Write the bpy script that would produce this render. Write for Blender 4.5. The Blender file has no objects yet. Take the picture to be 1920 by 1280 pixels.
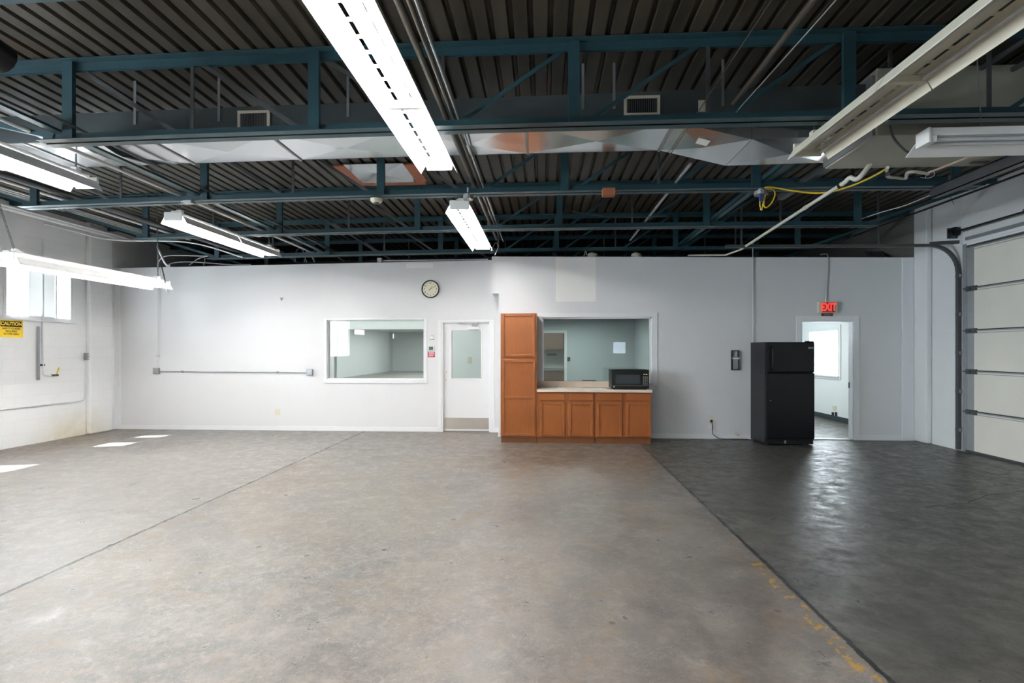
import bpy, bmesh, math, random
from mathutils import Vector, Matrix
random.seed(7)
SC = bpy.context.scene
COL = SC.collection
# ------------------------------------------------------------------ camera
F = 1000.0                       # focal length in pixels of a 1920 wide frame
HZ = 658.0                       # row of the horizon
EYE = 1.55
YAW = math.atan(0.058)
cy_, sy_ = math.cos(YAW), math.sin(YAW)
cam = bpy.data.cameras.new('camera')
cam.sensor_width = 36.0
cam.lens = F / 1920 * 36
cam.shift_y = (HZ - 640) / 1920
cam.clip_end = 200
camo = bpy.data.objects.new('camera', cam)
COL.objects.link(camo)
camo.location = (0, 0, EYE)
camo.rotation_euler = (math.pi / 2, 0, YAW)
SC.camera = camo
# ------------------------------------------------------------------ world, sun, exposure
SC.view_settings.view_transform = 'Standard'
SC.view_settings.look = 'None'
SC.view_settings.gamma = 1
SC.view_settings.use_curve_mapping = False
SC.view_settings.exposure = 2.35
try:
    SC.cycles.use_denoising = True
    SC.cycles.sample_clamp_indirect = 8
    SC.cycles.max_bounces = 10
    SC.cycles.diffuse_bounces = 5
    SC.cycles.caustics_reflective = False
    SC.cycles.caustics_refractive = False
except Exception:
    pass
w = bpy.data.worlds.new('sky'); SC.world = w
w.use_nodes = True
bg = w.node_tree.nodes['Background']
bg.inputs[0].default_value = (0.86, 0.93, 1.0, 1)
bg.inputs[1].default_value = 9.0
sun = bpy.data.lights.new('sun', 'SUN'); sun.energy = 16; sun.angle = 0.01
sun.color = (1, 0.97, 0.92)
suno = bpy.data.objects.new('sun', sun); COL.objects.link(suno)
suno.rotation_euler = Vector((0.548, 0.115, -1)).to_track_quat('-Z', 'Y').to_euler()
suno.location = (-14, 6, 12)
TUBE = 23.0                      # emission of a lit tube


def area(name, loc, size, power, rot=(0, 0, 0), color=(1, 1, 1), portal=False):
    a = bpy.data.lights.new(name, 'AREA'); a.shape = 'RECTANGLE'
    a.size, a.size_y = size; a.energy = power; a.color = color
    if portal:
        a.cycles.is_portal = True
    o = bpy.data.objects.new(name, a); COL.objects.link(o)
    o.location = loc; o.rotation_euler = rot
    return o


H90 = math.pi / 2
# daylight coming in through the windows (portals guide the sky light)
area('sky_portal', (-8.62, 8.56, 2.6), (1.1, 1.3), 1, (0, -H90, 0), portal=True)
area('sky_portal', (-8.62, 6.0, 2.6), (1.1, 1.3), 1, (0, -H90, 0), portal=True)
area('sky_portal', (-8.62, .4, 2.2), (2.0, 6.4), 1, (0, -H90, 0), portal=True)
area('sky_portal', (6.72, 12.75, 1.53), (1.1, 1.4), 1, (0, H90, 0), portal=True)
area('sky_portal', (4.03, -9.3, 1.73), (.7, .7), 1, (H90, 0, math.pi), portal=True)
# fill lights added for the rooms behind the glass, fixtures unseen
area('corridor_fill', (-4.5, 11.2, 2.66), (6, 0.5), 17, color=(0.97, 1, 0.985))
area('far_room_fill', (-7.5, 27, 2.95), (5, 22), 330, color=(0.97, 1, 0.985))
area('counter_room_fill', (0.7, 11.6, 2.27), (1.2, 1.2), 9, color=(0.93, 1, 0.98))
area('office_fill', (4.6, 12.3, 2.56), (1.2, 1.2), 10)
area('kitchen_fill', (0.3, 14.4, 2.6), (0.6, 0.6), 8, color=(1, 0.96, 0.88))


# ------------------------------------------------------------------ pixel helpers (points on real planes)
def ray(px):
    u = (px - 960) / F
    return u * cy_ - sy_, u * sy_ + cy_


def atY(px, py, Y):
    dx, dy = ray(px); d = Y / dy
    return Vector((dx * d, Y, EYE + (HZ - py) / F * d))


def atX(px, py, X):
    dx, dy = ray(px); d = X / dx
    return Vector((X, dy * d, EYE + (HZ - py) / F * d))


def atZ(px, py, Z):
    dx, dy = ray(px); d = (Z - EYE) * F / (HZ - py)
    return Vector((dx * d, dy * d, Z))


def roof(x):                      # curve put into the overhead parts to follow the lens bow
    return -0.0014 * (x - 1.0) ** 2


# ------------------------------------------------------------------ materials
def nodes_of(name):
    m = bpy.data.materials.new(name); m.use_nodes = True
    nt = m.node_tree; b = nt.nodes['Principled BSDF']
    return m, nt, b


def mix(nt, fac, a, b):
    n = nt.nodes.new('ShaderNodeMix'); n.data_type = 'RGBA'
    for sock, v in ((n.inputs[0], fac), (n.inputs[6], a), (n.inputs[7], b)):
        if isinstance(v, bpy.types.NodeSocket):
            nt.links.new(v, sock)
        elif isinstance(v, (int, float)):
            sock.default_value = v
        else:
            sock.default_value = (*v[:3], 1)
    return n.outputs[2]


def ramp(nt, src, stops):
    r = nt.nodes.new('ShaderNodeValToRGB')
    els = r.color_ramp.elements
    while len(els) < len(stops):
        els.new(0.5)
    for e, (p, c) in zip(els, stops):
        e.position = p
        e.color = (c, c, c, 1) if isinstance(c, (int, float)) else (*c, 1)
    nt.links.new(src, r.inputs[0])
    return r.outputs[0]


def noise(nt, vec, scale, detail=4, rough=0.55, dist=0.0):
    n = nt.nodes.new('ShaderNodeTexNoise')
    n.inputs['Scale'].default_value = scale
    n.inputs['Detail'].default_value = detail
    n.inputs['Roughness'].default_value = rough
    n.inputs['Distortion'].default_value = dist
    if vec is not None:
        nt.links.new(vec, n.inputs['Vector'])
    return n.outputs[0]


def math_(nt, op, a, b=None, clamp=False):
    n = nt.nodes.new('ShaderNodeMath'); n.operation = op; n.use_clamp = clamp
    for i, v in enumerate((a, b)):
        if v is None:
            continue
        if isinstance(v, bpy.types.NodeSocket):
            nt.links.new(v, n.inputs[i])
        else:
            n.inputs[i].default_value = v
    return n.outputs[0]


def bump(nt, b, h, strength=0.2, dist=0.01):
    n = nt.nodes.new('ShaderNodeBump')
    n.inputs['Strength'].default_value = strength
    n.inputs['Distance'].default_value = dist
    nt.links.new(h, n.inputs['Height'])
    nt.links.new(n.outputs[0], b.inputs['Normal'])


def position(nt):
    g = nt.nodes.new('ShaderNodeNewGeometry')
    return g.outputs['Position']


def simple(name, col, rough=0.5, metal=0.0, var=0.0, scale=6.0, bmp=0.0, spec=0.5, coat=0.0):
    m, nt, b = nodes_of(name)
    b.inputs['Roughness'].default_value = rough
    b.inputs['Metallic'].default_value = metal
    b.inputs['Specular IOR Level'].default_value = spec
    b.inputs['Coat Weight'].default_value = coat
    if var or bmp:
        tc = nt.nodes.new('ShaderNodeTexCoord')
        f = noise(nt, tc.outputs['Object'], scale, 5)
        c = mix(nt, f, [max(0, v * (1 - var)) for v in col], [min(1, v * (1 + var)) for v in col])
        nt.links.new(c, b.inputs['Base Color'])
        if bmp:
            bump(nt, b, f, bmp, 0.004)
    else:
        b.inputs['Base Color'].default_value = (*col, 1)
    return m


def emit(name, col, s):
    m, nt, b = nodes_of(name)
    b.inputs['Base Color'].default_value = (*[min(1, c) for c in col], 1)
    b.inputs['Emission Color'].default_value = (*col, 1)
    b.inputs['Emission Strength'].default_value = s
    return m


def block_mat(name, col, mortar, axis='x', stain=False, bs=0.12):
    m, nt, b = nodes_of(name)
    p = position(nt)
    sep = nt.nodes.new('ShaderNodeSeparateXYZ'); nt.links.new(p, sep.inputs[0])
    cmb = nt.nodes.new('ShaderNodeCombineXYZ')
    nt.links.new(sep.outputs[1 if axis == 'x' else 0], cmb.inputs[0])
    nt.links.new(sep.outputs[2], cmb.inputs[1])
    br = nt.nodes.new('ShaderNodeTexBrick')
    nt.links.new(cmb.outputs[0], br.inputs['Vector'])
    br.inputs['Scale'].default_value = 1
    br.inputs['Brick Width'].default_value = 0.406
    br.inputs['Row Height'].default_value = 0.203
    br.inputs['Mortar Size'].default_value = 0.004
    br.inputs['Mortar Smooth'].default_value = 0.6
    br.inputs['Color1'].default_value = (*col, 1)
    br.inputs['Color2'].default_value = (*[c * 0.985 for c in col], 1)
    br.inputs['Mortar'].default_value = (*mortar, 1)
    c = br.outputs[0]
    f = noise(nt, p, 2.5, 6, 0.6)
    c = mix(nt, ramp(nt, f, [(0.35, 0.0), (0.75, 0.10)]), c, [v * 0.75 for v in col])
    if stain:   # rising damp and rust marks near the floor by the pilaster
        z = sep.outputs[2]
        low = math_(nt, 'SUBTRACT', 1.0, math_(nt, 'DIVIDE', z, 0.55), True)
        near = math_(nt, 'SUBTRACT', 1.0, math_(nt, 'ABSOLUTE', math_(nt, 'DIVIDE', math_(nt, 'SUBTRACT', sep.outputs[1], 9.2), 0.9)), True)
        k = math_(nt, 'MULTIPLY', math_(nt, 'MULTIPLY', low, near), noise(nt, p, 5, 6, 0.65))
        c = mix(nt, math_(nt, 'MULTIPLY', k, 1.5, True), c, (0.62, 0.52, 0.28))
    nt.links.new(c, b.inputs['Base Color'])
    b.inputs['Roughness'].default_value = 0.55
    h = mix(nt, 0.15, br.outputs[0], noise(nt, p, 60, 3))
    inv = math_(nt, 'SUBTRACT', 1.0, br.outputs[1])
    bump(nt, b, math_(nt, 'ADD', inv, math_(nt, 'MULTIPLY', noise(nt, p, 70, 3), 0.25)), bs, 0.004)
    return m


def floor_mat():
    m, nt, b = nodes_of('stained_concrete')
    p = position(nt)
    sep = nt.nodes.new('ShaderNodeSeparateXYZ'); nt.links.new(p, sep.inputs[0])
    X, Y = sep.outputs[0], sep.outputs[1]
    n1 = noise(nt, p, 0.55, 6, 0.6, 0.6)
    n2 = noise(nt, p, 2.2, 8, 0.68, 1.2)
    n3 = noise(nt, p, 14, 8, 0.72, 0.9)
    c = ramp(nt, n2, [(0.32, (0.080, 0.080, 0.085)), (0.50, (0.155, 0.150, 0.147)), (0.68, (0.26, 0.247, 0.224))])
    n4 = noise(nt, p, 45, 6, 0.75, 1.5)
    n5 = noise(nt, p, 6, 9, 0.75, 0.4)
    c = mix(nt, ramp(nt, n5, [(0.46, 0.0), (0.60, 0.8)]), c, (0.27, 0.256, 0.23))
    c = mix(nt, ramp(nt, n4, [(0.52, 0.0), (0.64, 0.7)]), c, (0.34, 0.322, 0.285))
    c = mix(nt, ramp(nt, n4, [(0.32, 0.6), (0.46, 0.0)]), c, (0.09, 0.09, 0.095))
    # troweling streaks
    c = mix(nt, ramp(nt, n3, [(0.50, 0.0), (0.72, 0.55)]), c, (0.42, 0.40, 0.36))
    c = mix(nt, ramp(nt, n3, [(0.28, 0.5), (0.42, 0.0)]), c, (0.055, 0.055, 0.06))
    c = mix(nt, ramp(nt, n1, [(0.35, 0.0), (0.7, 0.45)]), c, (0.25, 0.20, 0.145))
    # grime and painted shading darken the right half of the middle slab
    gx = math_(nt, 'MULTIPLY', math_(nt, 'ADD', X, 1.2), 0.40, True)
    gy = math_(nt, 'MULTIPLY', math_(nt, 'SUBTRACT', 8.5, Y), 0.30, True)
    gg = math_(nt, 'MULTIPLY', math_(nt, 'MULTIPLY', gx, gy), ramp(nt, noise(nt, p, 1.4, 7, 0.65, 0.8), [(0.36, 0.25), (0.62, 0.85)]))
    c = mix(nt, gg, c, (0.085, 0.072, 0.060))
    n6 = noise(nt, p, 1.1, 8, 0.7, 1.0)
    c = mix(nt, ramp(nt, n6, [(0.30, 0.45), (0.46, 0.0)]), c, (0.095, 0.095, 0.102))
    ow_ = ramp(nt, noise(nt, p, 1.9, 7, 0.7, 1.4), [(0.54, 0.0), (0.70, 0.55)])
    c = mix(nt, ow_, c, (0.23, 0.155, 0.085))
    # the slab right of the second joint is darker and browner
    right = math_(nt, 'GREATER_THAN', X, 1.625)
    cr = ramp(nt, n2, [(0.32, (0.050, 0.049, 0.043)), (0.52, (0.088, 0.085, 0.073)), (0.70, (0.150, 0.144, 0.126))])
    cr = mix(nt, ramp(nt, n4, [(0.36, 0.5), (0.5, 0.0)]), cr, (0.032, 0.032, 0.03))
    cr = mix(nt, ramp(nt, n3, [(0.52, 0.0), (0.75, 0.35)]), cr, (0.12, 0.12, 0.112))
    c = mix(nt, right, c, cr)
    # left slab lighter
    left = math_(nt, 'LESS_THAN', X, -3.44)
    c = mix(nt, math_(nt, 'MULTIPLY', left, 0.28), c, (0.27, 0.27, 0.262))
    # rust-brown wear in front of the cabinets
    def blob(cx, cyy, rx, ry):
        a = math_(nt, 'DIVIDE', math_(nt, 'SUBTRACT', X, cx), rx)
        bb = math_(nt, 'DIVIDE', math_(nt, 'SUBTRACT', Y, cyy), ry)
        r = math_(nt, 'ADD', math_(nt, 'MULTIPLY', a, a), math_(nt, 'MULTIPLY', bb, bb))
        return math_(nt, 'SUBTRACT', 1.0, r, True)
    wear = math_(nt, 'MULTIPLY', blob(0.5, 7.8, 2.0, 1.9), ramp(nt, noise(nt, p, 3.0, 6, 0.65, 1.0), [(0.40, 0.1), (0.62, 1.0)]))
    c = mix(nt, math_(nt, 'MULTIPLY', wear, 0.9), c, (0.115, 0.073, 0.038))
    wear2 = math_(nt, 'MULTIPLY', blob(-8.2, 8.6, 0.9, 3.0), n3)
    c = mix(nt, math_(nt, 'MULTIPLY', wear2, 0.8), c, (0.17, 0.11, 0.06))
    # pits
    vo = nt.nodes.new('ShaderNodeTexVoronoi'); vo.inputs['Scale'].default_value = 1.9
    nt.links.new(p, vo.inputs['Vector'])
    pit = math_(nt, 'LESS_THAN', math_(nt, 'ADD', vo.outputs['Distance'], math_(nt, 'MULTIPLY', n3, 0.06)), 0.075)
    c = mix(nt, math_(nt, 'MULTIPLY', pit, 0.6), c, (0.03, 0.03, 0.03))
    # yellow flaking line beside the joint
    inx = math_(nt, 'MULTIPLY', math_(nt, 'GREATER_THAN', X, 1.515), math_(nt, 'LESS_THAN', X, 1.60))
    iny = math_(nt, 'LESS_THAN', Y, 4.05)
    fl = math_(nt, 'GREATER_THAN', noise(nt, p, 16, 6, 0.75), 0.545)
    c = mix(nt, math_(nt, 'MULTIPLY', math_(nt, 'MULTIPLY', inx, iny), math_(nt, 'MULTIPLY', fl, 0.85)), c, (0.42, 0.23, 0.015))
    # saw joints, slightly wandering
    wob = math_(nt, 'MULTIPLY', math_(nt, 'SUBTRACT', noise(nt, p, 9, 5, 0.7), 0.5), 0.06)
    for jx, wd in ((-3.44, 0.015), (1.625, 0.016)):
        dd = math_(nt, 'ABSOLUTE', math_(nt, 'SUBTRACT', math_(nt, 'ADD', X, wob), jx))
        line = math_(nt, 'LESS_THAN', dd, wd)
        c = mix(nt, math_(nt, 'MULTIPLY', line, 0.95), c, (0.015, 0.015, 0.015))
    mu = nt.nodes.new('ShaderNodeMix'); mu.data_type = 'RGBA'; mu.blend_type = 'MULTIPLY'; mu.inputs[0].default_value = 1.0
    nt.links.new(c, mu.inputs[6]); mu.inputs[7].default_value = (0.83, 0.815, 0.83, 1)
    c = mu.outputs[2]
    nt.links.new(c, b.inputs['Base Color'])
    rr = ramp(nt, n5, [(0.35, 0.26), (0.62, 0.56)])
    nt.links.new(rr, b.inputs['Roughness'])
    b.inputs['Specular IOR Level'].default_value = 0.45
    bump(nt, b, math_(nt, 'ADD', n3, math_(nt, 'MULTIPLY', n5, 0.8)), 0.16, 0.008)
    return m


def deck_mat():
    m, nt, b = nodes_of('dark_steel_deck')
    p = position(nt)
    mp = nt.nodes.new('ShaderNodeMapping'); nt.links.new(p, mp.inputs[0])
    mp.inputs['Scale'].default_value = (1.0, 0.25, 1.0)
    f = noise(nt, mp.outputs[0], 5, 6, 0.6)
    c = ramp(nt, f, [(0.3, (0.026, 0.022, 0.015)), (0.7, (0.066, 0.056, 0.040))])
    r = noise(nt, p, 0.8, 3)
    c = mix(nt, ramp(nt, r, [(0.60, 0.0), (0.74, 0.6)]), c, (0.065, 0.032, 0.018))
    nt.links.new(c, b.inputs['Base Color'])
    b.inputs['Roughness'].default_value = 0.5
    return m


def wood_mat(name, a, bcol):
    m, nt, b = nodes_of(name)
    tc = nt.nodes.new('ShaderNodeTexCoord')
    mp = nt.nodes.new('ShaderNodeMapping'); nt.links.new(tc.outputs['Object'], mp.inputs[0])
    mp.inputs['Scale'].default_value = (14, 14, 1.6)
    f = noise(nt, mp.outputs[0], 2.2, 6, 0.6, 0.5)
    g = noise(nt, tc.outputs['Object'], 2.0, 3)
    c = mix(nt, f, a, bcol)
    c = mix(nt, ramp(nt, g, [(0.35, 0.0), (0.8, 0.35)]), c, [v * 0.62 for v in a])
    nt.links.new(c, b.inputs['Base Color'])
    b.inputs['Roughness'].default_value = 0.42
    return m


def glass_mat(name, tint, refl=0.08):
    m = bpy.data.materials.new(name); m.use_nodes = True
    nt = m.node_tree
    for n in list(nt.nodes):
        if n.type != 'OUTPUT_MATERIAL':
            nt.nodes.remove(n)
    out = [n for n in nt.nodes if n.type == 'OUTPUT_MATERIAL'][0]
    t = nt.nodes.new('ShaderNodeBsdfTransparent'); t.inputs[0].default_value = (*tint, 1)
    g = nt.nodes.new('ShaderNodeBsdfGlossy'); g.inputs['Roughness'].default_value = 0.01
    fr = nt.nodes.new('ShaderNodeLayerWeight'); fr.inputs[0].default_value = 0.35
    k = math_(nt, 'ADD', math_(nt, 'MULTIPLY', fr.outputs[0], 0.6), refl, True)
    mx = nt.nodes.new('ShaderNodeMixShader')
    nt.links.new(k, mx.inputs[0]); nt.links.new(t.outputs[0], mx.inputs[1]); nt.links.new(g.outputs[0], mx.inputs[2])
    nt.links.new(mx.outputs[0], out.inputs[0])
    return m


def blind_mat():
    m = bpy.data.materials.new('blind_slat'); m.use_nodes = True
    nt = m.node_tree; b = nt.nodes['Principled BSDF']
    out = [n for n in nt.nodes if n.type == 'OUTPUT_MATERIAL'][0]
    b.inputs['Base Color'].default_value = (0.65, 0.65, 0.64, 1)
    t = nt.nodes.new('ShaderNodeBsdfTranslucent'); t.inputs[0].default_value = (0.5, 0.5, 0.48, 1)
    mx = nt.nodes.new('ShaderNodeMixShader'); mx.inputs[0].default_value = 0.006
    nt.links.new(b.outputs[0], mx.inputs[1]); nt.links.new(t.outputs[0], mx.inputs[2])
    nt.links.new(mx.outputs[0], out.inputs[0])
    return m


def galv_mat():
    m, nt, b = nodes_of('galvanised_sheet')
    tc = nt.nodes.new('ShaderNodeTexCoord')
    f = noise(nt, tc.outputs['Object'], 1.6, 4, 0.5, 1.0)
    c = mix(nt, f, (0.52, 0.55, 0.57), (0.70, 0.73, 0.75))
    nt.links.new(c, b.inputs['Base Color'])
    b.inputs['Metallic'].default_value = 0.9
    nt.links.new(ramp(nt, f, [(0.3, 0.13), (0.7, 0.24)]), b.inputs['Roughness'])
    return m


M = {}
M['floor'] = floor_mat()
M['deck'] = deck_mat()
M['block_white'] = block_mat('painted_block', (0.88, 0.89, 0.90), (0.80, 0.81, 0.81), 'x', True, 0.18)
M['block_right'] = block_mat('painted_block_cool', (0.78, 0.80, 0.81), (0.745, 0.765, 0.775), 'x')
M['block_y'] = block_mat('painted_block_back', (0.78, 0.80, 0.80), (0.6, 0.62, 0.62), 'y')
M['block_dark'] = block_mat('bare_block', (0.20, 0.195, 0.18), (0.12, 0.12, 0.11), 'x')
M['drywall'] = simple('drywall_paint', (0.74, 0.745, 0.76), 0.55, var=0.015, scale=1.5)
M['drywall_shaded'] = simple('drywall_paint_shaded', (0.71, 0.725, 0.75), 0.5, var=0.02, scale=1.5)  # same paint as the drywall, toned darker to stand in for weaker light
M['primer'] = simple('white_primer_patch', (0.86, 0.86, 0.85), 0.6, var=0.02)
M['trim'] = simple('white_trim', (0.82, 0.83, 0.85), 0.4)
M['trim_cool'] = simple('cool_trim', (0.80, 0.82, 0.85), 0.4)
M['white'] = simple('white_enamel', (0.85, 0.85, 0.84), 0.35)
M['cream'] = simple('aged_cream_enamel', (0.66, 0.63, 0.52), 0.4, var=0.06, scale=5)
M['teal'] = simple('teal_paint', (0.022, 0.064, 0.082), 0.42, var=0.25, scale=4)
M['galv'] = galv_mat()
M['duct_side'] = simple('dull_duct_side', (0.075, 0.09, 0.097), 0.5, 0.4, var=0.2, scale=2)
M['steel'] = simple('grey_steel', (0.36, 0.37, 0.38), 0.4, 0.7, var=0.1)
M['dark_steel'] = simple('dark_steel', (0.10, 0.105, 0.11), 0.45, 0.5, var=0.2)
M['conduit'] = simple('conduit_grey', (0.42, 0.43, 0.44), 0.4, 0.5, var=0.08)
M['conduit_white'] = simple('conduit_painted', (0.76, 0.77, 0.78), 0.45)
M['conduit_brown'] = simple('conduit_dusty', (0.085, 0.073, 0.058), 0.5, 0.3, var=0.2)
M['black'] = simple('black_plastic', (0.008, 0.0085, 0.010), 0.35, spec=.3)
M['black_gloss'] = simple('black_enamel', (0.006, 0.007, 0.009), 0.25, bmp=0.03, scale=90, spec=.25)
M['black_side'] = simple('black_textured_side', (0.013, 0.014, 0.017), 0.40, bmp=0.05, scale=90, spec=.3)
M['rubber'] = simple('black_rubber', (0.015, 0.015, 0.016), 0.7)
M['wood'] = wood_mat('honey_oak', (0.23, 0.060, 0.009), (0.33, 0.102, 0.018))
M['wood_dark'] = wood_mat('oak_kick', (0.15, 0.05, 0.014), (0.22, 0.08, 0.022))
M['wood_old'] = wood_mat('brown_cabinet', (0.16, 0.11, 0.08), (0.24, 0.17, 0.12))
M['laminate'] = simple('beige_laminate', (0.62, 0.52, 0.43), 0.4, var=0.06, scale=30)
M['paper'] = simple('paper_sheet', (0.75, 0.75, 0.74), 0.7)
M['glass'] = glass_mat('green_tinted_glass', (0.86, 0.885, 0.875), 0.05)
M['glass_dark'] = glass_mat('teal_tinted_glass', (0.76, 0.81, 0.80), 0.06)
M['glass_clear'] = glass_mat('clear_glass', (0.95, 0.97, 0.97), 0.02)
M['blind'] = blind_mat()
M['tube_lit'] = emit('lit_tube', (1.0, 0.985, 0.96), TUBE)
M['tube_off'] = simple('unlit_tube', (0.55, 0.56, 0.58), 0.15, spec=0.7)
M['exit_red'] = emit('exit_letter_red', (1.0, 0.05, 0.04), 0.24)
M['exit_face'] = simple('exit_face', (0.42, 0.07, 0.055), 0.4)
M['lit_window'] = emit('daylit_pane', (0.95, 1.0, 0.98), 0.6)
M['red'] = simple('red_plate', (0.50, 0.02, 0.05), 0.5)
M['maroon'] = simple('maroon_plate', (0.16, 0.012, 0.014), 0.5)
M['yellow'] = simple('safety_yellow', (0.85, 0.58, 0.02), 0.4)
M['yellow_cord'] = simple('yellow_cord', (0.62, 0.45, 0.03), 0.45)
M['orange'] = simple('rust_brick_paint', (0.33, 0.11, 0.05), 0.6, var=0.2)
M['pvc'] = simple('pvc_pipe', (0.62, 0.60, 0.52), 0.4)
M['dial'] = simple('clock_dial', (0.80, 0.76, 0.60), 0.5)
M['ivory'] = simple('ivory_plastic', (0.70, 0.66, 0.52), 0.4)
M['lcd'] = simple('green_display', (0.06, 0.14, 0.09), 0.2)
M['green_led'] = emit('green_digits', (0.55, 0.8, 0.1), 0.25)
M['mw_glass'] = simple('microwave_window', (0.035, 0.04, 0.045), 0.12)
M['kick'] = simple('brushed_kick_plate', (0.55, 0.50, 0.46), 0.35, 0.75, var=0.08)
M['dark_base'] = simple('dark_vinyl_base', (0.02, 0.035, 0.04), 0.5)
M['door_panel'] = simple('garage_panel', (0.80, 0.78, 0.70), 0.5, var=0.06, scale=2.5)
M['garage_frame'] = simple('garage_stile', (0.40, 0.42, 0.43), 0.4, 0.5, var=0.15, scale=9)
M['insulation'] = simple('beige_unit_sheet', (0.42, 0.41, 0.34), 0.5, 0.15, var=0.08, scale=2)
M['office_white'] = simple('office_wall', (0.80, 0.84, 0.83), 0.55)
M['teal_room'] = simple('teal_room_wall', (0.52, 0.56, 0.56), 0.6)
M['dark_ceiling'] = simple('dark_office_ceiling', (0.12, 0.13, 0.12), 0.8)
M['crack'] = simple('crack_dark', (0.035, 0.035, 0.035), 0.8)
M['pink'] = simple('braided_hose', (0.50, 0.36, 0.28), 0.5)


# ------------------------------------------------------------------ mesh helpers
class MB:
    def __init__(s):
        s.v = []; s.f = []

    def box(s, x0, x1, y0, y1, z0, z1):
        if x0 > x1: x0, x1 = x1, x0
        if y0 > y1: y0, y1 = y1, y0
        if z0 > z1: z0, z1 = z1, z0
        n = len(s.v)
        s.v += [(x0, y0, z0), (x1, y0, z0), (x1, y1, z0), (x0, y1, z0), (x0, y0, z1), (x1, y0, z1), (x1, y1, z1), (x0, y1, z1)]
        s.f += [tuple(n + i for i in q) for q in ((0, 3, 2, 1), (4, 5, 6, 7), (0, 1, 5, 4), (1, 2, 6, 5), (2, 3, 7, 6), (3, 0, 4, 7))]
        return s

    def hexa(s, pts):            # 8 points: bottom 4 then top 4, same winding as box
        n = len(s.v); s.v += [tuple(p) for p in pts]
        s.f += [tuple(n + i for i in q) for q in ((0, 3, 2, 1), (4, 5, 6, 7), (0, 1, 5, 4), (1, 2, 6, 5), (2, 3, 7, 6), (3, 0, 4, 7))]
        return s

    def prism(s, prof, axis, a, b):   # closed 2-D profile swept along an axis
        n = len(s.v); k = len(prof)
        for t in (a, b):
            for (p, q) in prof:
                s.v.append({'x': (t, p, q), 'y': (p, t, q), 'z': (p, q, t)}[axis])
        s.f.append(tuple(n + i for i in range(k)))
        s.f.append(tuple(n + k + i for i in reversed(range(k))))
        for i in range(k):
            j = (i + 1) % k
            s.f.append((n + i, n + k + i, n + k + j, n + j))
        return s

    def bar(s, a, b, w, h, up=(0, 0, 1)):  # rectangular bar from a to b
        a, b = Vector(a), Vector(b); d = (b - a).normalized()
        up = Vector(up)
        if abs(d.dot(up)) > 0.98: up = Vector((0, 1, 0))
        r = d.cross(up).normalized(); u = r.cross(d)
        pts = []
        for p in (a, b):
            for i, j in ((-1, -1), (1, -1), (1, 1), (-1, 1)):
                pts.append(p + r * (i * w / 2) + u * (j * h / 2))
        n = len(s.v); s.v += [tuple(p) for p in pts]
        s.f += [(n, n + 3, n + 2, n + 1), (n + 4, n + 5, n + 6, n + 7)]
        for i in range(4):
            j = (i + 1) % 4
            s.f.append((n + i, n + j, n + 4 + j, n + 4 + i))
        return s

    def tube(s, pts, r, seg=8):
        pts = [Vector(p) for p in pts]
        n = len(s.v)
        prev = None
        for i, p in enumerate(pts):
            a = pts[max(0, i - 1)]; b = pts[min(len(pts) - 1, i + 1)]
            d = (b - a).normalized()
            if prev is None:
                up = Vector((0, 0, 1)) if abs(d.z) < 0.9 else Vector((1, 0, 0))
                u = d.cross(up).normalized()
            else:
                u = (prev - d * prev.dot(d)).normalized()
            prev = u
            v = d.cross(u)
            rr = r[i] if isinstance(r, (list, tuple)) else r
            for k in range(seg):
                t = 2 * math.pi * k / seg
                s.v.append(tuple(p + u * (math.cos(t) * rr) + v * (math.sin(t) * rr)))
        for i in range(len(pts) - 1):
            for k in range(seg):
                k2 = (k + 1) % seg
                s.f.append((n + i * seg + k, n + i * seg + k2, n + (i + 1) * seg + k2, n + (i + 1) * seg + k))
        s.f.append(tuple(n + k for k in reversed(range(seg))))
        e = n + (len(pts) - 1) * seg
        s.f.append(tuple(e + k for k in range(seg)))
        return s

    def build(s, name, mat, parent=None, bevel=0.0, smooth=False):
        me = bpy.data.meshes.new(name)
        me.from_pydata(s.v, [], s.f)
        bm = bmesh.new(); bm.from_mesh(me)
        bmesh.ops.recalc_face_normals(bm, faces=bm.faces)
        bm.to_mesh(me); bm.free()
        me.materials.append(M[mat] if isinstance(mat, str) else mat)
        if smooth:
            for p in me.polygons: p.use_smooth = True
            try: me.set_sharp_from_angle(angle=0.8)
            except Exception: pass
        o = bpy.data.objects.new(name, me); COL.objects.link(o)
        if bevel:
            md = o.modifiers.new('bevel', 'BEVEL'); md.width = bevel; md.segments = 2; md.limit_method = 'ANGLE'
        if parent is not None:
            o.parent = parent
        return o


def smooth_path(pts, n=6):
    pts = [Vector(p) for p in pts]
    out = []
    for i in range(len(pts) - 1):
        p0 = pts[max(0, i - 1)]; p1 = pts[i]; p2 = pts[i + 1]; p3 = pts[min(len(pts) - 1, i + 2)]
        for k in range(n):
            t = k / n
            out.append(0.5 * ((2 * p1) + (p2 - p0) * t + (2 * p0 - 5 * p1 + 4 * p2 - p3) * t * t + (3 * p1 - p0 - 3 * p2 + p3) * t ** 3))
    out.append(pts[-1])
    return out


def tag(o, label=None, cat=None, group=None, kind=None):
    if label: o['label'] = label
    if cat: o['category'] = cat
    if group: o['group'] = group
    if kind: o['kind'] = kind
    return o


def empty(name, loc, label, cat, group=None, rz=0.0):
    o = bpy.data.objects.new(name, None); COL.objects.link(o)
    o.empty_display_size = 0.1
    o.location = loc; o.rotation_euler = (0, 0, rz)
    return tag(o, label, cat, group)


def struct(name, mb, mat, parent=None, bevel=0.0):
    o = mb.build(name, mat, parent, bevel)
    if parent is None: o['kind'] = 'structure'
    return o


def kids(o):
    return [c for c in bpy.data.objects if c.parent == o]


def copy_tree(o, parent=None):
    c = o.copy(); COL.objects.link(c)
    if parent is not None: c.parent = parent
    for ch in kids(o):
        copy_tree(ch, c)
    return c


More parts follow.
